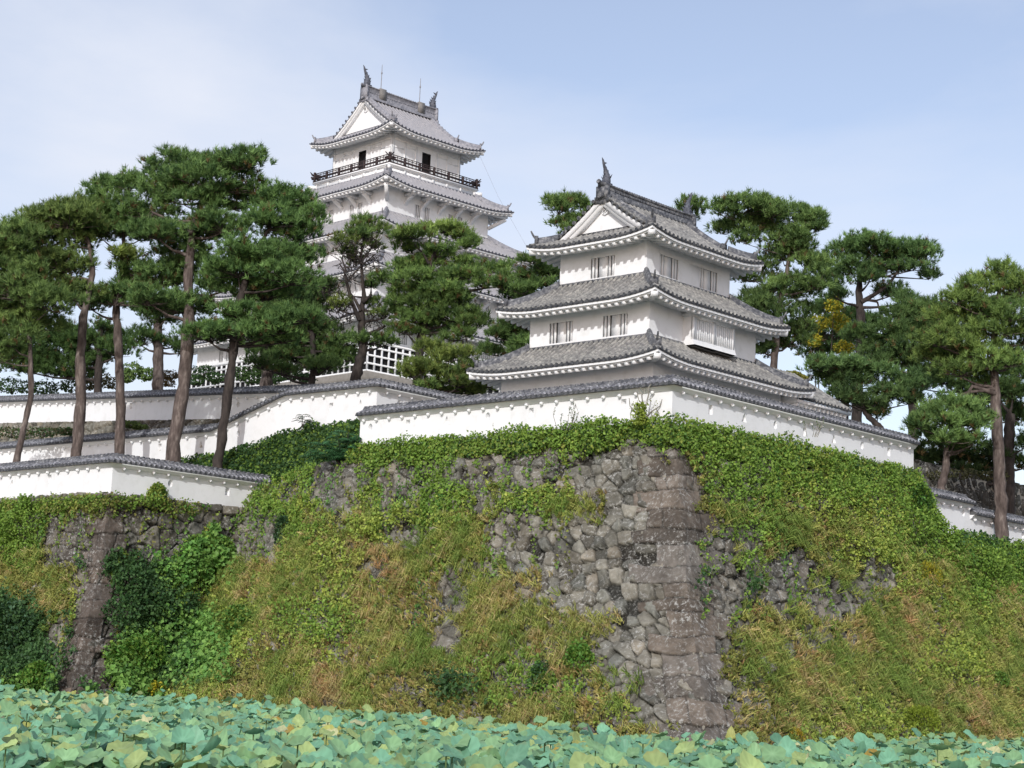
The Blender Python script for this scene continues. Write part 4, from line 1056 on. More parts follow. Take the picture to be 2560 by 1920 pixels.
GRASS_D = {'g': .10, 'y': .48, 'd': .0, 'k': .0, 'K': .0, 'o': .95, 'm': .30, 'b': 1.1, 's': .12, 'S': .05, '.': 0}
class Leaves:
    """gathers flat leaves: centre, axis (towards tip), normal, length, width, colour"""
    def __init__(s): s.d = []
    def add(s, c, ax, nm, ln, wd, col): s.d.append((c, ax, nm, ln, wd, col))
    def build(s, name, mat, parent=None, origin=(0, 0, 0), rot=None, kind=None):
        mb = MB()
        for c, ax, nm, ln, wd, col in s.d:
            n = len(c); ax = ax/(np.linalg.norm(ax, axis=1)[:, None]+1e-9); sd = np.cross(nm, ax); sd /= np.linalg.norm(sd, axis=1)[:, None]+1e-9
            up = np.cross(ax, sd); ln = np.broadcast_to(ln, (n,))[:, None]; wd = np.broadcast_to(wd, (n,))[:, None]
            V = np.stack([c-ax*ln*.5, c+sd*wd*.5-ax*ln*.05+up*wd*.16, c+ax*ln*.5-up*ln*.12, c-sd*wd*.5-ax*ln*.05+up*wd*.16], 1)
            i = np.arange(n)[:, None]*4
            mb.add(V.reshape(-1, 3), np.concatenate([i+np.array([0, 1, 2]), i+np.array([0, 2, 3])]).reshape(-1, 3), np.repeat(col, 4, 0))
        return mb.build(name, mat, parent, origin, kind=kind)
def rnd_unit(n): 
    v = R_.normal(size=(n, 3)); return v/np.linalg.norm(v, axis=1)[:, None]
IVY = Leaves(); GR = MB()
def grass_blades(mb, base, nrm, n, ln, col, droop=.8, wd=.022, spread=.5):
    """n arching blades from every base point"""
    m = len(base); b = np.repeat(base, n, 0); nn = np.repeat(nrm, n, 0); L_ = np.repeat(ln, n)*R_.uniform(.6, 1.25, m*n)
    c = np.minimum(np.repeat(col, n, 0)*R_.uniform(.85, 1.5, (m*n, 1)), .65)
    d = nn*.55+np.array([0, 0, .55])+rnd_unit(m*n)*spread; d /= np.linalg.norm(d, axis=1)[:, None]
    sd = np.cross(d, rnd_unit(m*n)); sd /= np.linalg.norm(sd, axis=1)[:, None]; w = wd*R_.uniform(.7, 1.3, (m*n, 1))
    b = b + rnd_unit(m*n)*.07
    g = np.array([0, 0, -1.])
    p1 = b+d*L_[:, None]*.5+g*L_[:, None]*.06*droop; p2 = b+d*L_[:, None]*.85+g*(L_[:, None]*.42*droop)
    V = np.stack([b-sd*w, b+sd*w, p1+sd*w*.8, p1-sd*w*.8, p2], 1); i = np.arange(m*n)[:, None]*5
    mb.add(V.reshape(-1, 3), np.concatenate([i+np.array([0, 1, 2]), i+np.array([0, 2, 3]), i+np.array([3, 2, 4])]).reshape(-1, 3), np.repeat(c, 5, 0))
def clothe(fpos, tmin, tmax, ztop, zmin, nrm_site, seed, per_m2=52, tcorner=1.0):
    area = (tmax-tmin)*13; n = int(area*per_m2)
    t = R_.uniform(tmin, tmax, n); z = zmin + R_.uniform(0, 1, n)*(ztop(t)+.12-zmin)
    P = SITE.w(fpos(t, z, np.full(n, .1))); ch = veg_at(P)
    x, y = px_of(P); ok = (x > -60) & (x < 2620) & (y < 1930)
    nz = .6*vnoise(t*.9+seed, z*.9, 41+seed)+.4*vnoise(t*2.6, z*2.6, 43+seed)
    bm = 1-bare_at(P); ld = np.array([LEAF_D[c] for c in ch])*bm; gd = np.array([GRASS_D[c] for c in ch])*bm
    nw_ = np.array([*(nrm_site[0]*SITE.a+nrm_site[1]*SITE.b), 0.0]); nw_ = nw_*.88+np.array([0, 0, .47])
    # leaves in sprays; the growth swells into cushions
    sw = np.clip(vnoise(t*.75+3*seed, z*.85, 111)-.35, 0, 1)**1.2*np.array([{'g': 1.1, 'd': 1.2, 'k': 1.3, 'K': 1.2, 'y': .8, 'o': .35, '.': 1.0}.get(q, .1) for q in ch])*bm
    P = P + np.array([*(nrm_site[0]*SITE.a+nrm_site[1]*SITE.b), .15])*sw[:, None]
    m = ok & (nz < ld*.92+.04) & (R_.rand(n) < np.clip(ld*1.15, 0, 1)); c = P[m]; cc = ch[m]; k = 7
    big = np.isin(cc, ['k', 'K', 'd']); thick = np.array([{'g': .28, 'd': .34, 'k': .40, 'K': .40, 'y': .20, '.': .35}.get(q, .12) for q in cc])
    rad = np.where(big, .26, .17)*R_.uniform(.7, 1.2, len(c))
    C = np.repeat(c, k, 0) + rnd_unit(len(c)*k)*np.repeat(rad, k)[:, None]*R_.uniform(.2, 1, (len(c)*k, 1)) + nw_*(np.repeat(thick, k)*R_.uniform(0, 1, len(c)*k))[:, None]
    lo = np.array([GREENS[q][0] for q in cc]); hi = np.array([GREENS[q][1] for q in cc]); f = np.clip(R_.normal(.5, .35, len(cc)), 0, 1)[:, None]
    col = lo+(hi-lo)*f; col = np.minimum(np.repeat(col, k, 0)*R_.uniform(.85, 1.5, (len(c)*k, 1)), .6)
    nm = nw_*1.0+np.array([0, 0, .5])+rnd_unit(len(C))*.65; ax = rnd_unit(len(C))+np.array([0, 0, -.5])
    ln = np.repeat(np.where(cc == 'k', .22, np.where(cc == 'K', .19, np.where(cc == 'd', .16, .125))), k)*R_.uniform(.65, 1.25, len(C))
    IVY.add(C, ax, nm, ln, ln*.78, col)
    # grass in tufts
    g2 = .55*vnoise(t*1.3+9, z*1.3, 51+seed)+.45*vnoise(t*3.2, z*3.2, 53+seed)
    m = ok & (g2 < gd*.72) & (R_.rand(n) < .62*np.clip(gd*1.6, 0, 1)); b = P[m]; cc = ch[m]
    tone = vnoise(t[m]*.6, z[m]*.6, 61+seed)
    dry = np.array([.50, .39, .19]); olive = np.array([.28, .30, .09]); rust = np.array([.42, .28, .13]); yel = np.array([.46, .43, .15])
    pick = R_.rand(len(b)); isb = (cc == 'b')
    col = np.where(((pick < .40) & isb | (pick < .10))[:, None], dry, np.where((pick < .76)[:, None], olive, np.where((pick < .93)[:, None], yel, rust)))
    col = col*(.7+.6*tone[:, None])
    grass_blades(GR, b+nw_*.03, np.tile(nw_, (len(b), 1)), 9, np.where(isb, .46, .36)*R_.uniform(.7, 1.3, len(b)), col, wd=.014)
clothe(fL, .0, 36.0, lambda t: topL(WU-t), .3, (0, -1), 1)
clothe(fR, .0, 44.0, lambda t: topR(WV+t), .3, (1, 0), 2)
clothe(fLL, .0, 18.0, lambda t: 9.3+0*t, .3, (0, -1), 3)
clothe(fLR, .0, 15.0, lambda t: 9.35+0*t, .3, (1, 0), 4)
def long_grass(fpos, tmin, tmax, zmax, nrm_site, n, seed):
    """long drooping tufts, in drifts"""
    t = R_.uniform(tmin, tmax, n); z = R_.uniform(.6, zmax, n); P = SITE.w(fpos(t, z, np.full(n, .14))); ch = veg_at(P)
    g = np.array([GRASS_D[c] for c in ch])*(1-bare_at(P)); dr = vnoise(t*.7+seed, z*.9, 77+seed)
    m = (R_.rand(n) < g) & (dr > .50-.18*(g > .9)); b = P[m]; k = len(b); nw_ = np.array([*(nrm_site[0]*SITE.a+nrm_site[1]*SITE.b), .15])
    pal = np.array([[.20, .29, .07], [.27, .34, .09], [.40, .42, .13], [.52, .41, .20], [.50, .32, .16]]); w = .5*vnoise(t[m]*.35, z[m]*.35, 78)+.5*vnoise(t[m]*1.1, z[m]*1.1, 79)
    col = pal[np.clip(((w-.18)*6.4+R_.normal(0, .7, k)).astype(int), 0, 4)]
    grass_blades(GR, b, np.tile(nw_, (k, 1)), 13, R_.uniform(.55, 1.0, k), col, droop=1.5, wd=.013, spread=.42)
long_grass(fL, 1.0, 34, 9.2, (0, -1), 5600, 1); long_grass(fR, 2.0, 40, 9.0, (1, 0), 5000, 2); long_grass(fLL, 1.5, 16, 7, (0, -1), 1200, 3); long_grass(fLR, 1.5, 12, 6, (1, 0), 600, 4)
def vines(fpos, tmin, tmax, ztop, nrm_site, n, seed):
    """leafy runners hanging down the stones"""
    nw_ = np.array([*(nrm_site[0]*SITE.a+nrm_site[1]*SITE.b), .3]); C = []; K = []
    for i in range(n):
        t = R_.uniform(tmin, tmax); z = float(ztop(np.array(t)))-R_.uniform(-.1, 1)**2*6.5; L_ = R_.uniform(.7, 3.2); k = int(L_*34); q = np.linspace(0, L_, k)
        tt = t+np.cumsum(R_.normal(0, .035, k))+.25*q*R_.normal(0, .5); zz = np.maximum(z-q, .4)
        C.append(SITE.w(fpos(tt, zz, np.full(k, .22)))+rnd_unit(k)*(.04+.10*(1-q/L_))[:, None]); a = 'gykog'[i % 5]; lo, hi = np.array(GREENS[a][0]), np.array(GREENS[a][1]); K.append((lo+(hi-lo)*R_.uniform(0, 1))*R_.uniform(.75, 1.25, (k, 1)))
    C = np.concatenate(C); K = np.concatenate(K); n_ = len(C); ln = R_.uniform(.08, .17, n_)
    kp = R_.rand(n_) > bare_at(C)*.8; C = C[kp]; K = K[kp]; ln = ln[kp]; n_ = len(C)
    IVY.add(C, rnd_unit(n_)+np.array([0, 0, -.8]), nw_+rnd_unit(n_)*.6, ln, ln*.8, K)
vines(fL, 4.5, 34, lambda t: topL(WU-t), (0, -1), 300, 1); vines(fR, 5.5, 40, lambda t: topR(WV+t), (1, 0), 300, 2); vines(fLL, .5, 15, lambda t: 9.3+0*t, (0, -1), 110, 3); vines(fLR, .5, 10, lambda t: 9.3+0*t, (1, 0), 80, 4)
# thick fringe of ivy along the rampart's top edge
def fringe(fpos, tmin, tmax, ztop, nrm, per_m, hang, kinds):
    n = int((tmax-tmin)*per_m); t = R_.uniform(tmin, tmax, n); lump = vnoise(t*.55, t*0+3, 71); l2 = vnoise(t*1.7, t*0+7, 72)
    q = R_.rand(n)**.8; z = ztop(t)-.12+.26*lump+.22*l2 - q*hang*(.5+lump); 
    P = SITE.w(fpos(t, np.minimum(z, 20), np.full(n, .1))); nw_ = np.array([*(nrm[0]*SITE.a+nrm[1]*SITE.b), .3])
    P = P + nw_*(R_.uniform(.0, .42, n)*(.25+.9*lump))[:, None] + rnd_unit(n)*.10
    kk = R_.choice(kinds, n); lo = np.array([GREENS[a][0] for a in kk]); hi = np.array([GREENS[a][1] for a in kk]); col = lo+(hi-lo)*R_.uniform(0, 1, (n, 1))
    ln = R_.uniform(.08, .16, n)
    IVY.add(P, rnd_unit(n)+np.array([0, 0, -.5]), nw_+rnd_unit(n)*.8+np.array([0, 0, .4]), ln, ln*.8, col)
fringe(fL, -.3, 17.2, lambda t: 11.95+0*t, (0, -1), 620, .95, ['g', 'g', 'g', 'y', 'd'])
fringe(fR, -.3, 5.0, lambda t: 11.95+0*t, (1, 0), 620, 1.0, ['g', 'g', 'g', 'y', 'k'])
fringe(fR, 5.0, 17.6, lambda t: 12.15+0*t, (1, 0), 560, 1.1, ['g', 'g', 'y', 'k', 'd', 'y'])
fringe(fR, 17.2, 38.0, lambda t: topR(WV+t)-.02, (1, 0), 480, 1.2, ['g', 'g', 'd', 'k', 'K'])
fringe(fLL, -.2, 15.0, lambda t: 9.36+0*t, (0, -1), 200, .6, ['g', 'y', 'o'])
fringe(fLR, -.2, 4.5, lambda t: 9.42+0*t, (1, 0), 160, .5, ['g', 'o'])
# dark scrub left of the rampart's fence, the bank's shade put into its greens
n = 17000; u = R_.uniform(-26.5, -10.4, n); q = R_.rand(n)**.8; va, zf_ = bank_foot(u); v = va-.1+(Bv-.35-va)*q
z = zf_+(bank_top(u)-zf_)*q + R_.uniform(0, .50, n)*(.35+1.0*vnoise(u*1.2, v*1.2, 5))
kk = R_.choice(['d', 'd', 'd', 'g'], n); lo = np.array([GREENS[a][0] for a in kk]); hi = np.array([GREENS[a][1] for a in kk])
IVY.add(SITE.w(np.stack([u, v, z], 1)), rnd_unit(n), rnd_unit(n)*.8+np.array([-.3, -.5, .7]), R_.uniform(.12, .24, n), R_.uniform(.09, .17, n), lo+(hi-lo)*R_.uniform(0, 1, (n, 1)))
IVY.build('ivy_and_weeds', M_LEAF, kind='stuff')
GR.build('dry_grass', M_GRASS, kind='stuff')

# ------------------------------------------------------------------ separate shrubs
def face_point(x, y, which):
    """where the line of sight through photo position (x, y) meets a wall face (coarse march)"""
    d = ray(x, y); best = None
    for t in np.arange(45, 130, .15):
        P = d/d[1]*t+np.array([0, 0, CAM_Z]); q = SITE.loc(P); z = q[2]
        if z < 0: z = 0
        if which == 'L' and q[1] > WV-float(s_main(z))+float(shiftL(q[0])): return P
        if which == 'R' and q[0] < WU+float(s_main(z)): return P
        if which == 'LL' and q[1] > LV-float(s_left(z)): return P
        if which == 'LR' and q[0] < LU+float(s_left(z)): return P
    return P
def shrub(name, label, cat, x, y, which, rx, ry, rz, n, lsize, cols, off=.3, stem=True, feather=False, base=None):
    P = face_point(x, y, which) if base is None else np.array(base, float)
    nw_ = np.array([*( -SITE.b if which in ('L', 'LL') else SITE.a), 0.0]); sx = np.array([*(SITE.a if which in ('L', 'LL') else SITE.b), 0.0])
    c0 = P+nw_*off; ro = thing(name, label, cat, WORLD, P-nw_*.05)
    u = rnd_unit(n); r = R_.uniform(.45, 1, n)**.6; u[:, 2] = np.where(u[:, 2] < -.6, -u[:, 2], u[:, 2])
    lump = .72+.5*vnoise(u[:, 0]*2.6+x, u[:, 2]*2.6+u[:, 1]*2+y, 81)
    Q = c0 + (sx[None]*u[:, :1]*rx + nw_[None]*u[:, 1:2]*ry)*(r*lump)[:, None] + np.array([0, 0, 1.])*(u[:, 2]*r*lump*rz)[:, None]
    Lv = Leaves(); kk = R_.choice(len(cols), n); lo = np.array([GREENS[q][0] if isinstance(q, str) else q[0] for q in cols])[kk]; hi = np.array([GREENS[q][1] if isinstance(q, str) else q[1] for q in cols])[kk]
    col = (lo+(hi-lo)*R_.uniform(0, 1, (n, 1)))*R_.uniform(.8, 1.2, (n, 1))
    ln = lsize*R_.uniform(.6, 1.3, n)
    Lv.add(Q, rnd_unit(n)+u*.4+np.array([0, 0, -.3]), u*.7+np.array([0, 0, .6])+nw_*.3+rnd_unit(n)*.5, ln, ln*(.3 if feather else .75), col)
    Lv.build('foliage', M_LEAF, ro, P-nw_*.05)
    if stem:
        mb = MB()
        for i in range(9):
            t_ = c0+(sx*R_.uniform(-.6, .6)*rx+nw_*R_.uniform(-.4, .5)*ry)+np.array([0, 0, R_.uniform(-.2, .7)*rz]); b = P-nw_*.05-np.array([0, 0, rz*.5]); md = (b+t_)/2+rnd_unit(1)[0]*.12
            mb.tube(np.array([b, md, t_]), [.035, .024, .01], 6)
        mb.build('stems', M_BARKD, ro, P-nw_*.05)
    return ro
YB = ((.42, .40, .03), (.58, .50, .05)); OR = ((.40, .25, .05), (.50, .34, .07)); BL = ((.06, .14, .08), (.11, .20, .11))
shrub('shrub', 'bright yellow-green bush growing at the foot of the low white wall at bottom left', 'shrub', 388, 1236, 'LR', .50, .4, .52, 900, .13, ['k', 'y', 'y'], .15)
shrub('shrub', 'large fresh green shrub sprawling below the low white wall, right of the pale boulders', 'shrub', 515, 1375, 'LR', 1.5, .7, .75, 2600, .17, ['k', 'g', 'k'], .45)
shrub('shrub', 'broad-leaved yellow-green creeper hanging in the inner corner above the lotus pond', 'shrub', 610, 1580, 'L', 1.1, .6, 1.25, 2600, .17, ['k', 'y', 'k'], .3)
shrub('shrub', 'deep green bush beside the foot of the narrow dark corner stones', 'shrub', 330, 1640, 'LR', 1.5, .8, 1.0, 3200, .18, ['k', 'K', 'g'], .5)
shrub('shrub', 'dark bluish green bush massed against the foot of the bastion at the left edge', 'shrub', 55, 1590, 'LL', 1.8, .8, 1.3, 3600, .16, ['d', 'd', BL], .6)
shrub('shrub', 'small mid green bush left of the dark corner stones at the water', 'shrub', 140, 1690, 'LL', .9, .6, .55, 1300, .15, ['K', 'g'], .8)
shrub('shrub', 'narrow bluish green shrub growing in the joint beside the end of the low white wall', 'shrub', 715, 1335, 'L', .42, .35, .95, 900, .11, [BL, 'd'], .25)
shrub('shrub', 'rounded dark green bush low on the rampart, left of the tall corner stones', 'shrub', 1365, 1705, 'L', .52, .4, .65, 1100, .10, ['d', 'K', BL], .3)
shrub('shrub', 'green bush with trailing shoots next to the rounded dark bush low on the rampart', 'shrub', 1460, 1660, 'L', .75, .4, .75, 1300, .11, ['g', 'K'], .25)
shrub('shrub', 'vivid yellow flowering bush on the right face of the rampart', 'shrub', 2305, 1440, 'R', .75, .5, .62, 1200, .10, [YB, 'y', YB], .3, feather=True)
shrub('shrub', 'small round green bush low on the right edge of the rampart', 'shrub', 2480, 1700, 'R', .45, .4, .38, 600, .10, ['g', 'k'], .3)
shrub('shrub', 'soft lime green weeping bush rising above the lotus leaves at right', 'shrub', 2270, 1800, 'R', 1.15, .5, .55, 1800, .11, [((.19, .27, .03), (.32, .40, .05))], .5, feather=True)
shrub('shrub', 'orange-yellow tuft standing just behind the lotus leaves right of the corner', 'shrub', 1965, 1848, 'R', .32, .3, .38, 380, .10, [OR, YB], .4, feather=True)
shrub('shrub', 'dense dark green thicket covering the right shoulder of the rampart beside the stepped white wall', 'shrub', 2285, 1265, 'R', .95, .5, .9, 2600, .13, ['g', 'K', 'd'], .3)
shrub('shrub', 'yellow-leaved weed at the edge of the lotus pond below the deep green bush', 'shrub', 365, 1722, 'LR', .5, .4, .35, 500, .13, ['y', YB], .9)
# feathery sapling at the rampart's shoulder, small one on the bank, creeper on the stepped wall
def feather_plant(label, base, stems, fr_len, fr_n, pair, lsz, col, spread=.5, bark=M_BARKD, group=None):
    base = np.array(base, float); ro = thing('sapling', label, 'sapling', WORLD, base); mb = MB(); Lv = Leaves()
    for (dx, dz, hgt) in stems:
        top = base+np.array([dx, R_.uniform(-.2, .1), hgt]); P = np.array([base+np.array([dx*.2, 0, 0]), (base+top)/2+np.array([dx*.1, 0, .05]), top]); mb.tube(P, [.03, .022, .012], 6)
        for i in range(fr_n):
            a = R_.uniform(0, 2*math.pi); o = top-np.array([0, 0, R_.uniform(0, hgt*.6)]); d = np.array([math.cos(a), math.sin(a)*.6, .35]); L_ = fr_len*R_.uniform(.7, 1.2)
            q = np.linspace(0, 1, pair)[:, None]; C = o+d*L_*q+np.array([0, 0, -1.])*(q**2)*L_*.45; mb.tube(C[::3] if pair > 6 else C, .006, 4)
            sd = np.cross(d, [0, 0, 1.]); sd /= np.linalg.norm(sd)
            for s_ in (1, -1):
                w = lsz*np.sin(np.linspace(.35, 2.8, pair)); ctr = C+sd*s_*w[:, None]*.55
                Lv.add(ctr, np.tile(sd*s_+np.array([0, 0, -.35]), (pair, 1))+rnd_unit(pair)*.2, np.tile(np.array([0, -.3, 1.]), (pair, 1)), w*1.1, w*.34, np.tile(col, (pair, 1))*R_.uniform(.75, 1.25, (pair, 1)))
    mb.build('stems', bark, ro, base); Lv.build('foliage', M_LEAF, ro, base); return ro
pb = SITE.w(np.array([-10.75, -6.75, 11.2]))
feather_plant('bushy green sapling with feathery fronds against the left end of the long white wall', pb, [(-.9, 0, .9), (-.35, 0, 1.3), (.1, 0, 1.5), (.45, 0, 1.2), (-.6, 0, .5), (.0, 0, .6), (.35, 0, .3)], 1.0, 14, 12, .23, np.array([.06, .165, .07]))
pb = at(755, 1068, 80); feather_plant('small thin sapling with layered leaves in front of the stepped white wall', pb, [(0, 0, .55), (.15, 0, .35)], .5, 8, 7, .13, np.array([.05, .10, .05]))
def bare_shrub():
    base = at(1606, 1062, 63.4); ro = thing('withered_vine', 'bare twisted grey stems with a few lime leaves climbing the white wall near its corner', 'vine', WORLD, base); mb = MB(); Lv = Leaves()
    st = [[(1606, 1062), (1608, 1020), (1604, 985), (1596, 972)], [(1606, 1040), (1616, 1010), (1622, 985), (1620, 970), (1628, 960)], [(1604, 1045), (1588, 1030), (1575, 1015), (1573, 995)], [(1610, 1050), (1630, 1028), (1650, 1015), (1655, 998)],
          [(1604, 990), (1612, 978), (1600, 968)], [(1622, 1000), (1632, 992), (1634, 984)], [(1580, 1022), (1576, 1035), (1578, 1052)], [(1640, 1022), (1648, 1035), (1632, 1058)], [(1630, 1030), (1628, 1045), (1634, 1060)], [(1606, 1010), (1597, 1000), (1592, 980)]]
    for i, s_ in enumerate(st):
        P = np.array([at(x, y, 63.25-.25*(i % 3)/3) for x, y in s_]); mb.tube(P, np.linspace(.042 if i < 4 else .022, .012, len(P)), 6)
    n = 420; q = R_.rand(n); C = np.array([at(1600+R_.normal(0, 9), 1062-a*55, 63.1-R_.rand()*.3) for a in q]); Lv.add(C, rnd_unit(n), rnd_unit(n)*.7+np.array([-.4, -.7, .3]), .10, .075, np.array([.26, .34, .06])*R_.uniform(.7, 1.3, (n, 1)))
    n = 90; C = np.array([at(1575+R_.rand()*75, 1000+R_.rand()*50, 63.2) for _ in range(n)]); Lv.add(C, rnd_unit(n), rnd_unit(n)*.7+np.array([-.4, -.7, .3]), .07, .05, np.array([.3, .33, .08])*R_.uniform(.7, 1.3, (n, 1)))
    mb.build('stems', M_BARKL, ro, base); Lv.build('foliage', M_LEAF, ro, base)
bare_shrub()
def tall_weed(label, x, y, Y, hgt, n, col, leafc):
    base = at(x, y, Y); ro = thing('tall_weed', label, 'weed', WORLD, base, 'seeding weeds against the white walls'); mb = MB(); Lv = Leaves()
    for i in range(n):
        dx = R_.uniform(-.5, .5); h = hgt*R_.uniform(.6, 1.1); P = np.array([base+np.array([dx*.6, 0, 0]), base+np.array([dx, 0, h*.6]), base+np.array([dx+R_.uniform(-.15, .15), 0, h])]); mb.tube(P, [.012, .01, .005], 5)
        k = 14; C = P[1]+(P[2]-P[1])*R_.rand(k, 1)+rnd_unit(k)*.035; Lv.add(C, rnd_unit(k)+np.array([0, 0, .6]), rnd_unit(k)+np.array([0, -.6, 0]), .055, .04, np.tile(leafc, (k, 1))*R_.uniform(.7, 1.3, (k, 1)))
    mb.build('stems', M_BARKL, ro, base); Lv.build('seed_heads', M_LEAF, ro, base)
gy = np.array([.24, .24, .18]); gg = np.array([.12, .18, .08])
tall_weed('sparse grey-green weeds with seed heads against the long white wall, left of the withered vine', 1410, 1075, 65.5, 1.0, 8, gy, gg)
tall_weed('few thin weeds poking above the ivy near the middle of the long white wall', 1255, 1085, 69, .6, 6, gy, gg)
tall_weed('upright weeds with dry heads above the ivy on the wall right of the corner', 2025, 1092, 66.5, .75, 6, gy, gg)
tall_weed('pointed weed standing beside the bright yellow-green bush at bottom left', 330, 1250, 80, .6, 4, gy, gg)
tall_weed('thin creeper hanging down the stepped white wall behind the feathery sapling', 893, 1032, 84.0, 1.35, 3, gg, gg*1.4)

# ================================================================== pines and other trees
def needle_templates(k=10, n=16, ln=.27, wd=.02):
    T_ = []
    for _ in range(k):
        d = rnd_unit(n)*.75+np.array([0, 0, .85]); d /= np.linalg.norm(d, axis=1)[:, None]; l = ln*R_.uniform(.7, 1.2, (n, 1))
        b = np.array([0, 0, 1.])*R_.uniform(0, .16, (n, 1)); sd = np.cross(d, rnd_unit(n)); sd /= np.linalg.norm(sd, axis=1)[:, None]
        T_.append(np.stack([b-sd*wd, b+sd*wd, b+d*l], 1).reshape(-1, 3))
    return np.array(T_)
NT = needle_templates()
def tufts(mb, C, ax, scale, col):
    n = len(C); ax = ax/np.linalg.norm(ax, axis=1)[:, None]; r = rnd_unit(n); x = np.cross(ax, r); x /= np.linalg.norm(x, axis=1)[:, None]; y = np.cross(ax, x)
    Tm = NT[R_.randint(0, len(NT), n)]; m = Tm.shape[1]
    V = C[:, None]+scale[:, None, None]*(Tm[..., 0:1]*x[:, None]+Tm[..., 1:2]*y[:, None]+Tm[..., 2:3]*ax[:, None])
    mb.add(V.reshape(-1, 3), np.arange(n*m).reshape(-1, 3), np.repeat(col, m, 0))
PG = (np.array([.062, .125, .044]), np.array([.215, .345, .11]))
def pine(label, Y, trunk, pads, tone=1.0, bark=None, dens=1.0, yel=0.0, ground=None, limbs=(), zs=(0, 0, 1.0), name='pine_tree', group=None, depth=.85, grow=1.0, mapf=None, tuft=1.0, bare=()):
    """trunk: photo positions with radius in metres, from the foot up; pads: foliage clumps (x, y, half width, half height)"""
    bark = bark or M_BARK
    if mapf: 
        ox, oy, sc_ = mapf; cv = lambda x, y: (ox+x*sc_, oy+y*sc_)
    else: sc_ = 1.0; cv = lambda x, y: (x, y)
    k = Y/F_PX; P = [at(*cv(x, y), Y) for x, y, r in trunk]; rad = [r for _, _, r in trunk]
    if ground is not None and P[0][2] > ground+.05: P = [np.array([P[0][0], P[0][1], ground])]+P; rad = [rad[0]*1.15]+rad
    P = np.array(P); ro = thing(name, label, 'tree', WORLD, P[0], group); mb = MB()
    # smooth trunk with small kinks
    tt = np.linspace(0, len(P)-1, 5*len(P)); S_ = np.stack([np.interp(tt, range(len(P)), P[:, i]) for i in range(3)], 1); rr = np.interp(tt, range(len(P)), rad)
    S_[1:-1] = (S_[:-2]+2*S_[1:-1]+S_[2:])/4; S_[:, :2] += .06*rr[:, None]/.25*R_.normal(size=(len(S_), 2))*.35; rr = rr*(1+.07*R_.normal(size=len(rr)))
    mb.tube(S_, rr, 10)
    for lm in limbs:
        Q = np.array([at(*cv(x, y), Y-.2) for x, y, r in lm]); mb.tube(Q, [r for _, _, r in lm], 7)
    cb_ = MB(); Z0 = S_[:, 2]; hue = 1+R_.uniform(-1, 1, 3)*np.array([.07, .04, .08])
    for pd in pads:
        x, y, rx, ry = pd[:4]; pt = pd[4] if len(pd) > 4 else 1.0; py = pd[5] if len(pd) > 5 else yel  # clump tone: darker low and inside the crown, shade put into needle colour
        dy = R_.uniform(-1, 1)*depth*1.3; c = at(*cv(x, y), Y+dy); a, b = rx*sc_*k, ry*sc_*k; d_ = min(max(a*.85, .6), 2.4)
        # limb from the trunk to the clump
        zt = np.clip(c[2]-.35*a-.2, Z0.min()+.35*(Z0.max()-Z0.min()), Z0.max()); j = int(np.argmin(np.abs(Z0-zt)))
        s0 = S_[j]; e_ = c-np.array([0, 0, b*.35]); md = s0+(e_-s0)*.55+np.array([0, 0, -.12*a]); r0 = min(rr[j]*.5, .11)
        mb.tube(np.array([s0, s0+(md-s0)*.5+rnd_unit(1)[0]*.06, md, e_]), [r0, r0*.8, r0*.6, r0*.28], 6)
        # smaller masses inside the clump, each a cloud of needle tufts
        a, b = a*1.12*grow, b*1.15*grow; nc = max(6, int(15*a*(b+.35))) ; u = rnd_unit(nc); u[:, 2] = np.abs(u[:, 2])*R_.choice([1, 1, -.55], nc); q = R_.uniform(.35, 1., nc)[:, None]**.6
        cc = c+u*q*np.array([a, d_, b]); rs_ = R_.uniform(.30, .52, nc)*(.6+.4*min(1, b/.5))
        nt_ = int(17*dens)
        for c2, r2 in zip(cc, rs_):
            w = rnd_unit(nt_); w[:, 2] = np.where(w[:, 2] < -.35, -w[:, 2], w[:, 2]); C = c2+w*r2*R_.uniform(.35, 1.25, (nt_, 1))*np.array([1.3, 1.3, .85])
            ax = w*.55+np.array([0, 0, .75])+rnd_unit(nt_)*.3; f = np.clip(R_.normal(.5, .28, (nt_, 1))+R_.normal(0, .12), 0, 1)
            col = (PG[0]+(PG[1]-PG[0])*f)*tone*pt*hue*np.array([1+py*.75, 1+py*.3, 1.0]); dead = R_.rand(nt_) < .035; col[dead] = np.array([.17, .12, .055])*R_.uniform(.6, 1.2, (dead.sum(), 1))
            tufts(cb_, C, ax, R_.uniform(.8, 1.25, nt_)*tuft, col)
            mb.tube(np.array([e_, (e_+c2)/2+rnd_unit(1)[0]*.05, c2]), [r0*.28, .018, .008], 4, cap=False)
    for (x, y, rx, ry, n_) in bare:                        # bare twigs
        for _ in range(n_):
            c = at(*cv(x+R_.uniform(-1, 1)*rx*.5, y+R_.uniform(-1, 1)*ry*.5), Y+R_.uniform(-.8, .8)); p_ = [c]
            d = rnd_unit(1)[0]+np.array([0, 0, .35]); 
            for _s in range(4): d = d+rnd_unit(1)[0]*.5; d /= np.linalg.norm(d); p_.append(p_[-1]+d*R_.uniform(.12, .26))
            mb.tube(np.array(p_), [.028, .022, .018, .012, .006], 5)
    mb.build('trunk', bark, ro, P[0]); cb_.build('crown', M_NEEDLE, ro, P[0])
    return ro
ZA = (0, 360, .3617); GP = 'pines on the terraces behind the white walls'
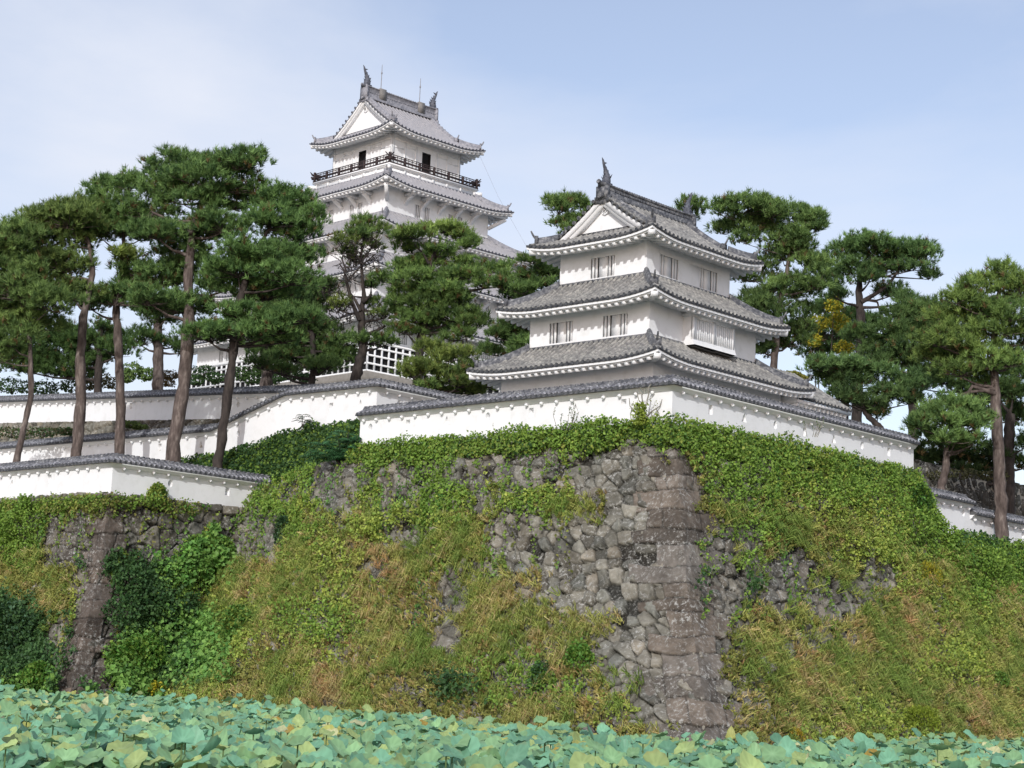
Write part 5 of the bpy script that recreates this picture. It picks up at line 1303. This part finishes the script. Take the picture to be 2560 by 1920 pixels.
pine('highest broad-crowned pine of the left group, on the thickest trunk leaning right', 84,
     [(1195, 2170, .36), (1260, 1715, .32), (1310, 1290, .29), (1300, 940, .24), (1330, 560, .17), (1420, 330, .09)],
     [(1650, 150, 170, 90), (1480, 190, 120, 70), (1230, 190, 190, 100), (1450, 300, 300, 110), (1130, 350, 160, 110), (1620, 420, 140, 110), (1330, 430, 150, 70), (1010, 480, 170, 70), (1540, 590, 180, 70), (1240, 760, 180, 90),
      (1120, 950, 170, 90), (1300, 880, 150, 70), (1050, 1090, 180, 70), (1260, 1150, 230, 60), (1560, 990, 180, 80), (1380, 1330, 120, 60), (1400, 640, 200, 60), (1100, 640, 170, 60)], 1.0, ground=9.66, mapf=ZA, grow=1.12,
     limbs=[[(1330, 620, .12), (1200, 540, .10), (1050, 470, .05)], [(1345, 600, .11), (1400, 500, .08), (1440, 400, .05)]])
pine('straight-trunked pine with spiky crown, just left of the highest pine of the left group', 86.5,
     [(825, 2150, .26), (835, 1800, .245), (815, 1330, .22), (800, 1100, .18), (860, 800, .13), (850, 560, .07)],
     [(760, 340, 110, 70), (880, 290, 80, 80), (740, 460, 180, 80), (820, 560, 230, 80), (690, 620, 230, 60), (1000, 620, 180, 70), (850, 790, 90, 50, 1.0, .6), (940, 900, 120, 50), (800, 1090, 160, 75, 1.15), (640, 1130, 140, 60), (930, 1010, 120, 60)], 1.0, ground=9.66, mapf=ZA, grow=1.12, group=None)
pine('pine on a dark crooked trunk with wide olive foliage, second trunk from the left edge', 85,
     [(525, 2150, .28), (560, 1820, .26), (550, 1520, .235), (580, 1180, .2), (640, 900, .15), (620, 700, .1), (560, 560, .06)],
     [(480, 560, 220, 70), (300, 580, 170, 70), (560, 480, 110, 60), (330, 700, 260, 80), (180, 640, 160, 70), (420, 850, 200, 70), (250, 870, 230, 80), (350, 1000, 220, 70), (560, 640, 160, 60), (520, 1060, 150, 60), (330, 490, 40, 40, .9), (440, 480, 30, 40, .9)], 1.0, ground=9.66, mapf=ZA, grow=1.12, yel=.15)
pine('pine at the left edge on a thin bent trunk with a low drooping crown', 83,
     [(110, 2200, .17), (165, 1960, .15), (215, 1750, .14), (210, 1440, .12), (180, 1100, .10), (110, 800, .07)],
     [(60, 690, 190, 100), (90, 900, 200, 100), (140, 1050, 230, 90), (340, 1130, 180, 60), (190, 1270, 230, 80, 1.1, .2), (90, 1370, 150, 90), (50, 1180, 150, 90), (30, 1480, 90, 80), (-60, 780, 120, 120), (-60, 1080, 120, 130)], 1.0, ground=9.66, mapf=ZA, grow=1.12, yel=.1)
pine('pine in the left group on a dark trunk leaning right, its crown overlapping the keep', 82.5,
     [(1505, 2220, .25), (1570, 1780, .235), (1610, 1440, .215), (1640, 1150, .19), (1720, 850, .15), (1850, 600, .09)],
     [(1900, 400, 150, 80), (2030, 450, 130, 70), (1880, 560, 210, 70), (2050, 650, 170, 70), (1750, 780, 230, 90), (1980, 800, 200, 80), (1650, 900, 200, 70), (2000, 950, 170, 80), (1830, 1050, 220, 90), (1700, 1200, 170, 60), (1450, 1350, 140, 55), (1640, 1340, 200, 60), (1850, 1310, 150, 70), (2150, 520, 50, 60), (2010, 1230, 150, 70, .9), (1960, 1360, 110, 45, .95)], 1.0, bark=M_BARKD, ground=9.66, mapf=ZA, grow=1.12)
pine('dark pine behind the stepped wall with a stout grey trunk, right of the left group', 103,
     [(1850, 1640, .40), (1840, 1450, .36), (1870, 1200, .28), (1930, 950, .2)],
     [(1960, 1100, 190, 130, .8), (2080, 1290, 150, 110, .8), (2130, 1100, 120, 100, .8), (2100, 1420, 150, 90, .85), (1930, 1420, 120, 60, .8), (2180, 1500, 120, 90, .85)], .9, bark=M_BARK, ground=14.2, mapf=ZA, dens=1.1, grow=1.3)
pine('slim pine with a straight dark trunk standing behind the rearmost white wall', 112,
     [(1095, 1660, .36), (1095, 1400, .33), (1085, 1200, .26), (1060, 1000, .15)],
     [(1080, 1220, 120, 80, .8), (980, 1370, 100, 70, .8), (1180, 1400, 60, 35, .8), (1010, 1150, 100, 70, .8), (1150, 1180, 110, 60, .8), (1240, 1440, 40, 30, .9)], .85, bark=M_BARK, ground=16.5, mapf=ZA)
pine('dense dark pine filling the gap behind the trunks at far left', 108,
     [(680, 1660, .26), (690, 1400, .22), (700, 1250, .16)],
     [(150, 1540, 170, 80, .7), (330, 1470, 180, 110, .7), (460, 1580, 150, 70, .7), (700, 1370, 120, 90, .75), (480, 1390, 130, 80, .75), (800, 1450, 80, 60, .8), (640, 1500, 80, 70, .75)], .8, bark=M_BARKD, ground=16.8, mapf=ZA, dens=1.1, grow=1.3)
ZM = (680, 560, .3014)
pine('half dead pine with bare grey lichened branches in front of the keep', 97,
     [(690, 1300, .30), (720, 1150, .27), (755, 1050, .24), (740, 850, .22), (745, 690, .17), (765, 600, .13), (745, 420, .09), (740, 230, .07), (775, 90, .05)],
     [(780, 20, 110, 50, .9), (700, 80, 110, 55, .9, .2), (860, 60, 90, 45, .9, .2), (760, 110, 130, 45, .85), (800, 980, 190, 62, 1.1), (910, 1000, 110, 45, 1.1), (880, 690, 80, 45, .8, .2), (640, 260, 60, 60, .6), (480, 540, 70, 40, .7), (830, 520, 50, 30, .9), (620, 180, 80, 60, .75, .5), (840, 200, 70, 60, .75, .5), (560, 700, 90, 50, .75, .6), (700, 330, 60, 50, .7, .5), (950, 760, 70, 40, .8, .4)], .95, bark=M_BARKD, ground=14.2, mapf=ZM, dens=.55,
     limbs=[[(725, 800, .13), (660, 640, .11), (625, 500, .09), (600, 390, .06), (560, 330, .04)], [(625, 480, .07), (690, 400, .05), (760, 330, .04), (860, 250, .03)], [(755, 650, .12), (820, 590, .08), (825, 480, .05)],
            [(760, 920, .12), (860, 890, .1), (935, 845, .08), (920, 800, .04)], [(735, 720, .10), (690, 630, .08), (640, 560, .05)], [(620, 400, .06), (580, 290, .04), (620, 130, .03)], [(745, 330, .06), (700, 250, .04), (660, 130, .025)], [(750, 300, .05), (830, 200, .03), (870, 130, .02)]],
     bare=[(650, 240, 220, 260, 90), (820, 240, 150, 260, 70), (560, 740, 200, 160, 70), (480, 560, 130, 140, 35), (850, 800, 180, 120, 45), (640, 440, 120, 120, 30)])
pine('layered pine with cloud-like pads standing in front of the right side of the keep', 95,
     [(1215, 1140, .26), (1235, 980, .24), (1280, 760, .21), (1315, 560, .17), (1310, 330, .13), (1380, 180, .08), (1400, 110, .05)],
     [(1390, 60, 200, 40, 1.15, .25), (1200, 115, 170, 40, 1.1, .2), (1520, 120, 130, 55, 1.1, .2), (1620, 190, 60, 35), (1040, 130, 70, 30, 1.05), (1110, 220, 60, 35, .8), (1380, 260, 130, 50, 1.1), (1290, 360, 210, 50, 1.1, .1), (1130, 380, 130, 50, 1.1), (990, 480, 110, 45), (1230, 470, 180, 55, 1.1),
      (1450, 460, 140, 60), (1650, 350, 140, 45, 1.1), (1600, 450, 160, 55), (1750, 520, 90, 60, .9), (1880, 390, 80, 50, 1.1), (1920, 500, 40, 60), (1140, 590, 180, 55, 1.15, .1), (1390, 570, 180, 50, 1.1), (1040, 650, 110, 45), (1500, 690, 230, 70, .85), (1250, 690, 140, 60, .7), (1190, 800, 120, 50, 1.05),
      (1350, 880, 180, 50, 1.0), (1640, 830, 120, 90, .75), (1530, 950, 140, 50, .9), (1500, 790, 170, 60, .8), (1060, 760, 110, 50, .8), (1130, 900, 120, 50, .8)], 1.0, bark=M_BARKD, ground=13.9, mapf=ZM, limbs=[[(1300, 330, .08), (1260, 250, .06), (1180, 170, .04)], [(1320, 400, .08), (1420, 380, .06), (1560, 380, .04)]])
pine('clipped low pine with yellowish pads spreading over the coping of the long white wall', 84,
     [(1330, 1470, .16), (1350, 1330, .14), (1400, 1200, .11), (1380, 1100, .07)],
     [(1330, 1090, 150, 50, 1.0, .45), (1500, 1120, 150, 60, .95, .45), (1250, 1220, 140, 50, .95, .35), (1420, 1290, 140, 45, 1.0, .1), (1320, 1400, 90, 50, 1.15), (1550, 1340, 140, 50, .8, .3), (1620, 1230, 120, 70, .7, .1), (1790, 1340, 110, 45, .85, .4), (1160, 1260, 80, 45, .9, .4), (1480, 1400, 130, 40, .8), (1660, 1400, 120, 40, .8, .2)], 1.0, bark=M_BARKD, ground=11.8, mapf=ZM)
pine('dark green pine leaning over the foot of the keep beside the half dead pine', 99,
     [(330, 1300, .2), (350, 1150, .18), (330, 900, .15)],
     [(80, 760, 110, 100, .75), (250, 800, 140, 90, .75), (400, 900, 120, 80, .8), (130, 950, 120, 90, .75), (330, 1040, 170, 80, .8), (520, 1100, 130, 60, .95), (620, 1120, 100, 55, .95), (450, 1190, 130, 50, .9), (200, 1120, 120, 70, .75), (350, 1230, 100, 40, 1.0), (280, 650, 110, 90, .8), (150, 600, 120, 80, .8), (620, 1000, 80, 40, 1.0), (60, 1120, 110, 70, .75), (-60, 1050, 110, 90, .75), (-90, 1180, 90, 60, .8), (80, 1240, 110, 40, .85), (-20, 900, 100, 80, .75)], .95, bark=M_BARKD, ground=14.2, mapf=ZM, tuft=.9, dens=.95, grow=1.15)
ZK1 = (1140, 540, .14467)
pine('dark pine in the gap between the keep and the turret', 88,
     [(1500, 3000, .2), (1550, 2300, .18), (1620, 1500, .14), (1600, 1000, .08)],
     [(1330, 800, 200, 70, 1.1, .15), (1500, 870, 210, 90, 1.0), (1650, 960, 150, 110, .8), (1690, 1120, 130, 120, .6), (1400, 1060, 180, 70, .9), (1280, 1210, 160, 65, .9), (1500, 1250, 200, 65, .9), (1150, 1330, 150, 60, .85), (1180, 1090, 40, 60, .9), (1220, 1430, 120, 50, .8), (900, 1400, 130, 50, .9), (820, 1250, 70, 90, .9),
      (1010, 1850, 210, 60, .85), (1220, 1830, 180, 70, .75), (900, 1960, 180, 60, .85), (1080, 2060, 230, 80, .85), (1270, 2130, 180, 90, .65), (950, 2200, 180, 70, .8), (1150, 2270, 180, 50, 1.0), (700, 2100, 110, 60, .8), (1050, 2400, 150, 50, .8), (600, 2380, 130, 50, .8)], .95, bark=M_BARKD, ground=11.9, mapf=ZK1)
pine('small patch of pine crown peeking past the left slope of the turret\'s gable', 98,
     [(1440, 700, .16), (1430, 600, .12), (1420, 540, .06)], [(1395, 530, 26, 20), (1430, 512, 26, 16), (1455, 525, 24, 22), (1400, 560, 24, 14), (1440, 562, 28, 18), (1450, 585, 40, 14), (1385, 515, 8, 12)], .95, bark=M_BARKD, ground=12)
pine('pine top with candle-like shoots just beyond the far end of the turret\'s ridge', 92,
     [(1735, 640, .14), (1732, 560, .1), (1728, 520, .05)], [(1730, 540, 20, 14, .9), (1722, 518, 7, 14, .9), (1738, 516, 6, 14, .9), (1714, 530, 10, 10, .9)], .9, bark=M_BARKD, ground=12, dens=.7)
ZR = (1700, 460, .3888)
pine('tall pine close behind the right side of the turret with a bare pale trunk', 86,
     [(590, 1330, .23), (600, 1170, .20), (625, 960, .18), (640, 780, .15), (690, 560, .12), (705, 420, .08), (690, 280, .05)],
     [(400, 170, 180, 60), (290, 200, 110, 40), (580, 200, 140, 70), (740, 230, 130, 50), (850, 240, 60, 45), (880, 300, 30, 25), (260, 310, 80, 35), (430, 370, 80, 50), (690, 370, 130, 70), (660, 470, 150, 70, 1.1), (840, 540, 120, 50, 1.1, .1), (610, 680, 90, 35, 1.3, .1), (480, 600, 140, 80, .7), (740, 710, 160, 80, .85), (580, 850, 160, 90, .65),
      (890, 640, 80, 80, .85), (690, 1010, 150, 110, .6), (540, 1060, 80, 80, .6), (800, 900, 70, 100, .7), (460, 790, 90, 90, .6), (420, 260, 120, 50, .85), (560, 300, 90, 60, .85), (760, 440, 90, 60, .85), (520, 930, 110, 70, .6)], 1.0, ground=12, mapf=ZR, bark=M_BARK)
pine('dark-trunked pine with a flat spreading crown against the sky right of the turret', 97,
     [(1140, 1240, .30), (1155, 1120, .27), (1162, 900, .25), (1150, 700, .2), (1160, 540, .13), (1250, 460, .06)],
     [(1130, 420, 140, 50), (1270, 395, 120, 55), (1480, 430, 120, 55), (1330, 480, 220, 60, .95), (1110, 560, 130, 50, .8), (1550, 480, 80, 60), (1600, 600, 35, 40, .9), (1490, 550, 90, 25, .8), (1300, 565, 140, 35, .8), (1350, 710, 90, 40, .75), (1430, 760, 60, 40, .75), (1010, 480, 60, 50, .9), (1010, 730, 50, 30, .7), (1220, 620, 100, 30, .7)], .95, bark=M_BARKD, ground=12, mapf=ZR,
     limbs=[[(1165, 760, .14), (1250, 710, .12), (1340, 650, .10), (1395, 570, .07), (1440, 480, .04)], [(1180, 740, .08), (1270, 760, .06), (1300, 880, .04)]])
pine('sparse dark pine between the flat-crowned pine and the tall pine at the right edge', 92,
     [(1500, 1500, .24), (1480, 1250, .2), (1500, 1000, .15), (1520, 850, .08)],
     [(1550, 810, 140, 50, .8), (1420, 870, 90, 50, .7), (1200, 1010, 120, 70, .8), (1330, 950, 90, 50, .7), (1600, 940, 170, 90, .7), (1470, 1050, 140, 80, .75), (1380, 1170, 120, 60, .75), (1650, 1060, 120, 70, .7), (1230, 1100, 60, 60, .75), (1700, 830, 90, 40, .9)], .95, bark=M_BARKD, ground=9.4, mapf=ZR)
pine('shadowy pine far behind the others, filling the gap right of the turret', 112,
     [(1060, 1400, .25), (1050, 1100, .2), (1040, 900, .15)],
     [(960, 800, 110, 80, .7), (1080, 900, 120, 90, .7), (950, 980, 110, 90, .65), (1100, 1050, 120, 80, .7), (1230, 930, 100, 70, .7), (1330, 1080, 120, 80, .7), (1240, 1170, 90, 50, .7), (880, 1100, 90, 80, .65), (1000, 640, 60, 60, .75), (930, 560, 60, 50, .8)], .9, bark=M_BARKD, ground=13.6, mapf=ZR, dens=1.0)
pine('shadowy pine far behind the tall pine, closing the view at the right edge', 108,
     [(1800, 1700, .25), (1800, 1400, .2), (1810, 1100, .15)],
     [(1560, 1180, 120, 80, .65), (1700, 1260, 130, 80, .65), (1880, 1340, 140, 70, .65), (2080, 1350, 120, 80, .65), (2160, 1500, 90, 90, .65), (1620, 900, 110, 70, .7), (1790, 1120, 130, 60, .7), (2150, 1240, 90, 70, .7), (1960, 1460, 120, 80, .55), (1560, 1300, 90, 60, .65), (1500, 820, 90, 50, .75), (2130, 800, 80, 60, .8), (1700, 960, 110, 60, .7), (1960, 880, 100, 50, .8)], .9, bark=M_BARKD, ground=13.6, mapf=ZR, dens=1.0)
pine('low spreading pine on a leaning dark trunk over the end of the long white wall', 85,
     [(1310, 1600, .18), (1270, 1550, .16), (1195, 1480, .14), (1175, 1380, .11), (1130, 1260, .07)],
     [(940, 1190, 120, 50), (1110, 1190, 130, 50, 1.1), (1290, 1260, 170, 45, 1.15), (1480, 1300, 130, 45, 1.0), (1040, 1280, 150, 60, .8), (1350, 1360, 140, 50, .8), (1190, 1430, 140, 55, .65), (1470, 1400, 90, 45, .75), (1040, 1380, 80, 50, .6), (1270, 1500, 60, 40, .6), (930, 1290, 50, 60, .6)], 1.0, bark=M_BARKD, ground=11.9, mapf=ZR)
pine('tall airy light green pine at the right edge on a long straight grey-brown trunk', 80,
     [(2065, 2100, .28), (2055, 1800, .26), (2030, 1420, .235), (2015, 1100, .19), (2035, 800, .13), (2060, 640, .07)],
     [(2085, 565, 60, 40, 1.1, .2), (2000, 620, 110, 50, 1.15, .25), (1870, 690, 130, 50, 1.1, .2), (2090, 690, 140, 60, 1.1, .2), (1780, 760, 120, 40, 1.05, .2), (1940, 800, 150, 55, 1.0, .1), (2130, 860, 110, 70, .95), (1750, 880, 150, 50, 1.0, .25), (1860, 970, 180, 55, 1.0, .15), (2080, 960, 130, 60, .95, .1), (1680, 1030, 150, 55, .9, .2), (1900, 1075, 200, 45, 1.0, .2),
      (1650, 1140, 130, 60, .85, .3), (2000, 1170, 190, 60, 1.15, .1), (2150, 1150, 120, 70, 1.05), (1800, 1220, 170, 50, .95, .15), (1950, 1260, 110, 45, 1.1), (2200, 700, 80, 100, 1.0, .2), (2210, 1000, 80, 100)], 1.05, ground=9.4, mapf=ZR, dens=.85, limbs=[[(2030, 1350, .12), (1880, 1300, .10), (1820, 1400, .08)], [(2020, 1320, .09), (1850, 1340, .07), (1660, 1420, .04)]])
ZS = (2000, 960, .2532)
pine('short bushy pine with fresh green tiers in the gap between two white walls, right', 78,
     [(1380, 1100, .22), (1400, 1000, .20), (1440, 850, .17), (1445, 640, .12), (1500, 400, .07)],
     [(1500, 230, 220, 60, 1.15), (1700, 270, 130, 55, 1.1), (1310, 330, 130, 60, 1.0), (1450, 420, 220, 60, 1.15), (1660, 450, 170, 50, 1.1), (1290, 520, 110, 50, 1.0), (1530, 570, 180, 50, 1.1), (1700, 590, 130, 45, 1.0), (1180, 430, 60, 50, .9), (1800, 400, 70, 60, .9), (1420, 620, 120, 40, .7), (1620, 640, 100, 35, .7)], 1.1, ground=9.4, mapf=ZS, yel=.05)
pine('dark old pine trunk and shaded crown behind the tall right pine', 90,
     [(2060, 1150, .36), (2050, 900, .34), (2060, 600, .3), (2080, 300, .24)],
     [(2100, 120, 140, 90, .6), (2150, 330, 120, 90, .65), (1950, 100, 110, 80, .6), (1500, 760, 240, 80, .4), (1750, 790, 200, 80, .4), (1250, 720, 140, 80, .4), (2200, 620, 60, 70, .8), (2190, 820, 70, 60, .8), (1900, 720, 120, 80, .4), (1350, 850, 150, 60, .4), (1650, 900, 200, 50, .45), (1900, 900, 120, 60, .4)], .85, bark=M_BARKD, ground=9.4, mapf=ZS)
# broadleaf trees and shrubs above the walls
def broad_tree(label, Y, base, clumps, cols, lsz, ground, n=420, name='broadleaf_tree', cat='tree', bark=M_BARKD, group=None):
    P0 = at(*base, Y); P0[2] = ground; ro = thing(name, label, cat, WORLD, P0, group); mb = MB(); Lv = Leaves(); k = Y/F_PX
    for (x, y, rx, ry) in clumps:
        c = at(x, y, Y+R_.uniform(-.5, .5)); a, b = rx*k, ry*k; q0 = np.array([c[0], c[1], max(ground, c[2]-b*.9)]) if name == 'shrub' else P0; mb.tube(np.array([q0, (q0+c)/2+np.array([0, 0, .05]), c]), [.07, .05, .02], 6)
        m = int(n*2.2*max(.4, a*b)); u = rnd_unit(m); lump = .7+.5*vnoise(u[:, 0]*3+x, u[:, 2]*3+y, 91); Q = c+u*np.array([a, a*.8, b])*(R_.uniform(.4, 1, m)**.5*lump)[:, None]
        kk = R_.choice(len(cols), m); lo = np.array([q[0] for q in cols])[kk]; hi = np.array([q[1] for q in cols])[kk]
        Lv.add(Q, rnd_unit(m)+np.array([0, 0, -.4]), u*.6+np.array([-.1, -.2, .8])+rnd_unit(m)*.5, lsz*R_.uniform(.6, 1.3, m), lsz*.7*R_.uniform(.6, 1.3, m), (lo+(hi-lo)*R_.uniform(0, 1, (m, 1))))
    mb.build('trunk', bark, ro, P0); Lv.build('crown', M_LEAF, ro, P0); return ro
GIN = ((.36, .33, .03), (.52, .45, .05)); GIG = ((.16, .25, .04), (.26, .33, .06))
broad_tree('yellow-leaved tree glowing between the dark pines right of the turret', 104, (2055, 950), [(2085, 765, 24, 30), (2045, 806, 34, 22), (2100, 808, 30, 26), (2110, 870, 28, 20), (2035, 850, 22, 20)], [GIN, GIN, GIG], .2, 12, 500)
broad_tree('pale green leafy shrub behind the rear white wall, in the sky gap between pine trunks', 116, (345, 985), [(335, 925, 30, 22), (365, 935, 24, 18), (318, 940, 22, 18)], [((.12, .21, .06), (.22, .32, .10))], .2, 16, 420, 'shrub', 'shrub')
broad_tree('reddish brown shrub behind the rear white wall beside the pale green shrub', 115, (425, 975), [(425, 938, 26, 14), (415, 955, 30, 14)], [((.12, .085, .04), (.19, .13, .06))], .16, 16, 420, 'shrub', 'shrub')
broad_tree('rust tinged shrub behind the rear white wall near the left pines', 112, (250, 985), [(245, 945, 34, 20), (272, 958, 28, 16), (225, 962, 22, 14)], [((.10, .10, .035), (.17, .14, .05))], .16, 16.3, 420, 'shrub', 'shrub')
broad_tree('dark rounded shrub behind the rear white wall, left of the dark leaning trunk', 111, (515, 975), [(510, 930, 34, 20), (540, 945, 28, 16), (490, 950, 28, 16)], [GREENS['d'], ((.04, .085, .03), (.07, .13, .04))], .16, 15.9, 460, 'shrub', 'shrub')
broad_tree('dark green shrub behind the rear white wall, right of the dark leaning trunk', 110, (615, 970), [(605, 935, 28, 20), (630, 945, 30, 20), (645, 925, 20, 16)], [((.045, .10, .03), (.09, .16, .05))], .16, 15.5, 460, 'shrub', 'shrub')
broad_tree('dark evergreen shrub in front of the keep\'s white lattice, right of the stout grey trunk', 108, (730, 960), [(700, 925, 26, 22), (735, 938, 30, 18), (765, 945, 30, 14), (690, 945, 24, 16)], [GREENS['d'], ((.045, .10, .03), (.09, .16, .05))], .16, 14.6, 460, 'shrub', 'shrub')
broad_tree('dark undergrowth below the pines behind the far left white walls', 110, (90, 985), [(30, 965, 50, 22), (110, 970, 50, 20), (180, 965, 40, 20)], [GREENS['d'], ((.04, .085, .03), (.07, .13, .04))], .18, 17, 380, 'shrub', 'shrub')
broad_tree('yellow-tinged bush peeping over the turret\'s lowest roof at right', 84, (1990, 960), [(1985, 938, 26, 12), (1965, 945, 20, 10), (2005, 946, 18, 10)], [((.20, .22, .05), (.33, .31, .07))], .14, 12, 460, 'shrub', 'shrub')
broad_tree('scrub under the pines on top of the shaded terrace wall at right', 86, (2400, 1200), [(2320, 1190, 50, 14), (2400, 1185, 60, 14), (2480, 1190, 50, 14)], [((.05, .055, .022), (.10, .095, .035))], .15, 12.2, 300, 'shrub', 'shrub')
broad_tree('low green bush beside the rubble between two white walls at far left', 92, (330, 1075), [(325, 1062, 30, 10), (350, 1068, 24, 8)], [((.07, .12, .03), (.13, .18, .05))], .14, 13, 500, 'shrub', 'shrub')
broad_tree('dark scrub along the rubble band at the far left edge', 94, (100, 1080), [(30, 1082, 60, 14), (110, 1080, 50, 14), (165, 1078, 30, 12)], [GREENS['d'], ((.06, .07, .03), (.11, .10, .045))], .16, 13, 380, 'shrub', 'shrub')

# ================================================================== lotus pond
def lotus():
    mb = MB(); n = 46000
    Y = 25+62*R_.rand(n)**1.15; X = (R_.rand(n)-.5)*2*(Y*.31+1.5)
    q = SITE.loc(np.stack([X, Y, np.zeros(n)], 1))
    sm0, sl0 = 8.3, 4.4
    inside = ((q[:, 0] < WU+sm0) & (q[:, 1] > WV-sm0+shiftL(q[:, 0]))) | ((q[:, 0] < LU+sl0) & (q[:, 1] > LV-sl0))
    X, Y = X[~inside], Y[~inside]; n = len(X)
    r = R_.uniform(.11, .235, n); z = 1.02+.34*(vnoise(X*.35, Y*.35, 5)-.5)+.5*(R_.rand(n)-.62)+np.interp(Y, [25, 36, 50, 72], [0, -.06, -.34, .12])
    z += .30*(R_.rand(n) < .05)
    K_, J = 18, 3; ang = np.linspace(0, 2*math.pi, K_+1)[:-1]
    tilt = R_.normal(0, .27, (n, 2))+np.array([0, -.34]); cup = R_.uniform(.05, .42, n); fold = (R_.rand(n) < .05)*R_.uniform(.7, 1.5, n); fa = R_.uniform(0, 2*math.pi, n)
    typ = R_.rand(n); pat = vnoise(X*.22, Y*.12, 15)
    teal = np.array([.165, .365, .245]); grn = np.array([.23, .41, .215]); yl = np.array([.40, .42, .13]); och = np.array([.42, .30, .07]); pale = np.array([.50, .52, .30])
    far = np.clip((Y-42)/30, 0, 1)*.30
    col = np.where((typ < .50-.3*far-.12*pat)[:, None], teal, np.where((typ < .84-.12*pat)[:, None], grn, np.where((typ < .945-.03*pat)[:, None], yl*.5+grn*.5, np.where((typ < .965)[:, None], yl, np.where((typ < .975)[:, None], och, pale)))))
    col = np.where(((typ >= .90) & (Y < 33))[:, None], grn, col)*R_.uniform(.74, 1.16, (n, 1))
    rings = [.0, .42, .8, 1.0]; V = np.zeros((n, 1+3*K_, 3)); C = np.zeros((n, 1+3*K_, 3))
    ph = R_.uniform(0, 6.28, (n, 2)); V[:, 0] = 0; C[:, 0] = np.minimum(col*1.25+.03, .8)
    for j, rr_ in enumerate(rings[1:]):
        for k in range(K_):
            a = ang[k]; rad = r*rr_*(1+(.09*np.sin(3*a+ph[:, 0])+.05*np.sin(7*a+ph[:, 1]))*(rr_ > .5))
            x, y = rad*np.cos(a), rad*np.sin(a)
            zz = cup*r*rr_**2 + r*.15*rr_**2*np.sin(3*a+ph[:, 1]) + .06*r*math.cos(math.pi*k)*(rr_ > .9)
            w = np.clip(np.cos(a-fa), 0, 1); zz = zz+fold*r*rr_**1.5*w**1.3; x = x*(1-.35*fold/1.7*w*rr_); y = y*(1-.35*fold/1.7*w*rr_)
            i = 1+j*K_+k; V[:, i] = np.stack([x, y, zz], 1)
            vein = 1.10 if k % 2 else .94
            edge_ = (R_.rand(n) < .25)*(rr_ > .9)
            C[:, i] = col*vein*(1-.35*edge_[:, None])+np.array([.22, .16, .05])*.35*edge_[:, None]
    # tilt and place
    V[..., 2] += V[..., 0]*tilt[:, :1]+V[..., 1]*(-tilt[:, 1:2]); V += np.stack([X, Y, z], 1)[:, None]
    base = np.arange(n)[:, None]*(1+3*K_); F3 = np.array([(0, 1+k, 1+(k+1) % K_) for k in range(K_)]); F4 = np.array([(1+j*K_+k, 1+(j+1)*K_+k, 1+(j+1)*K_+(k+1) % K_, 1+j*K_+(k+1) % K_) for j in range(2) for k in range(K_)])
    mb.add(V.reshape(-1, 3), (base[:, None]+F4[None]).reshape(-1, 4), C.reshape(-1, 3))
    mb.f.append((base[:, None]+F3[None]).reshape(-1, 3)); mb.m.append(np.zeros(n*K_, int))
    # stalks of the nearer leaves
    m = Y < 50; b = np.stack([X, Y, np.zeros(n)], 1)[m]; t_ = np.stack([X, Y, z], 1)[m]; w = .012; o = np.array([w, 0, 0])
    Vs = np.stack([b-o, b+o, t_+o, t_-o], 1); mb.add(Vs.reshape(-1, 3), np.arange(len(b)*4).reshape(-1, 4), np.tile(np.array([.10, .17, .06]), (len(b)*4, 1)))
    return mb.build('lotus_leaves', M_LOTUS, kind='stuff', smooth=True)
lotus()
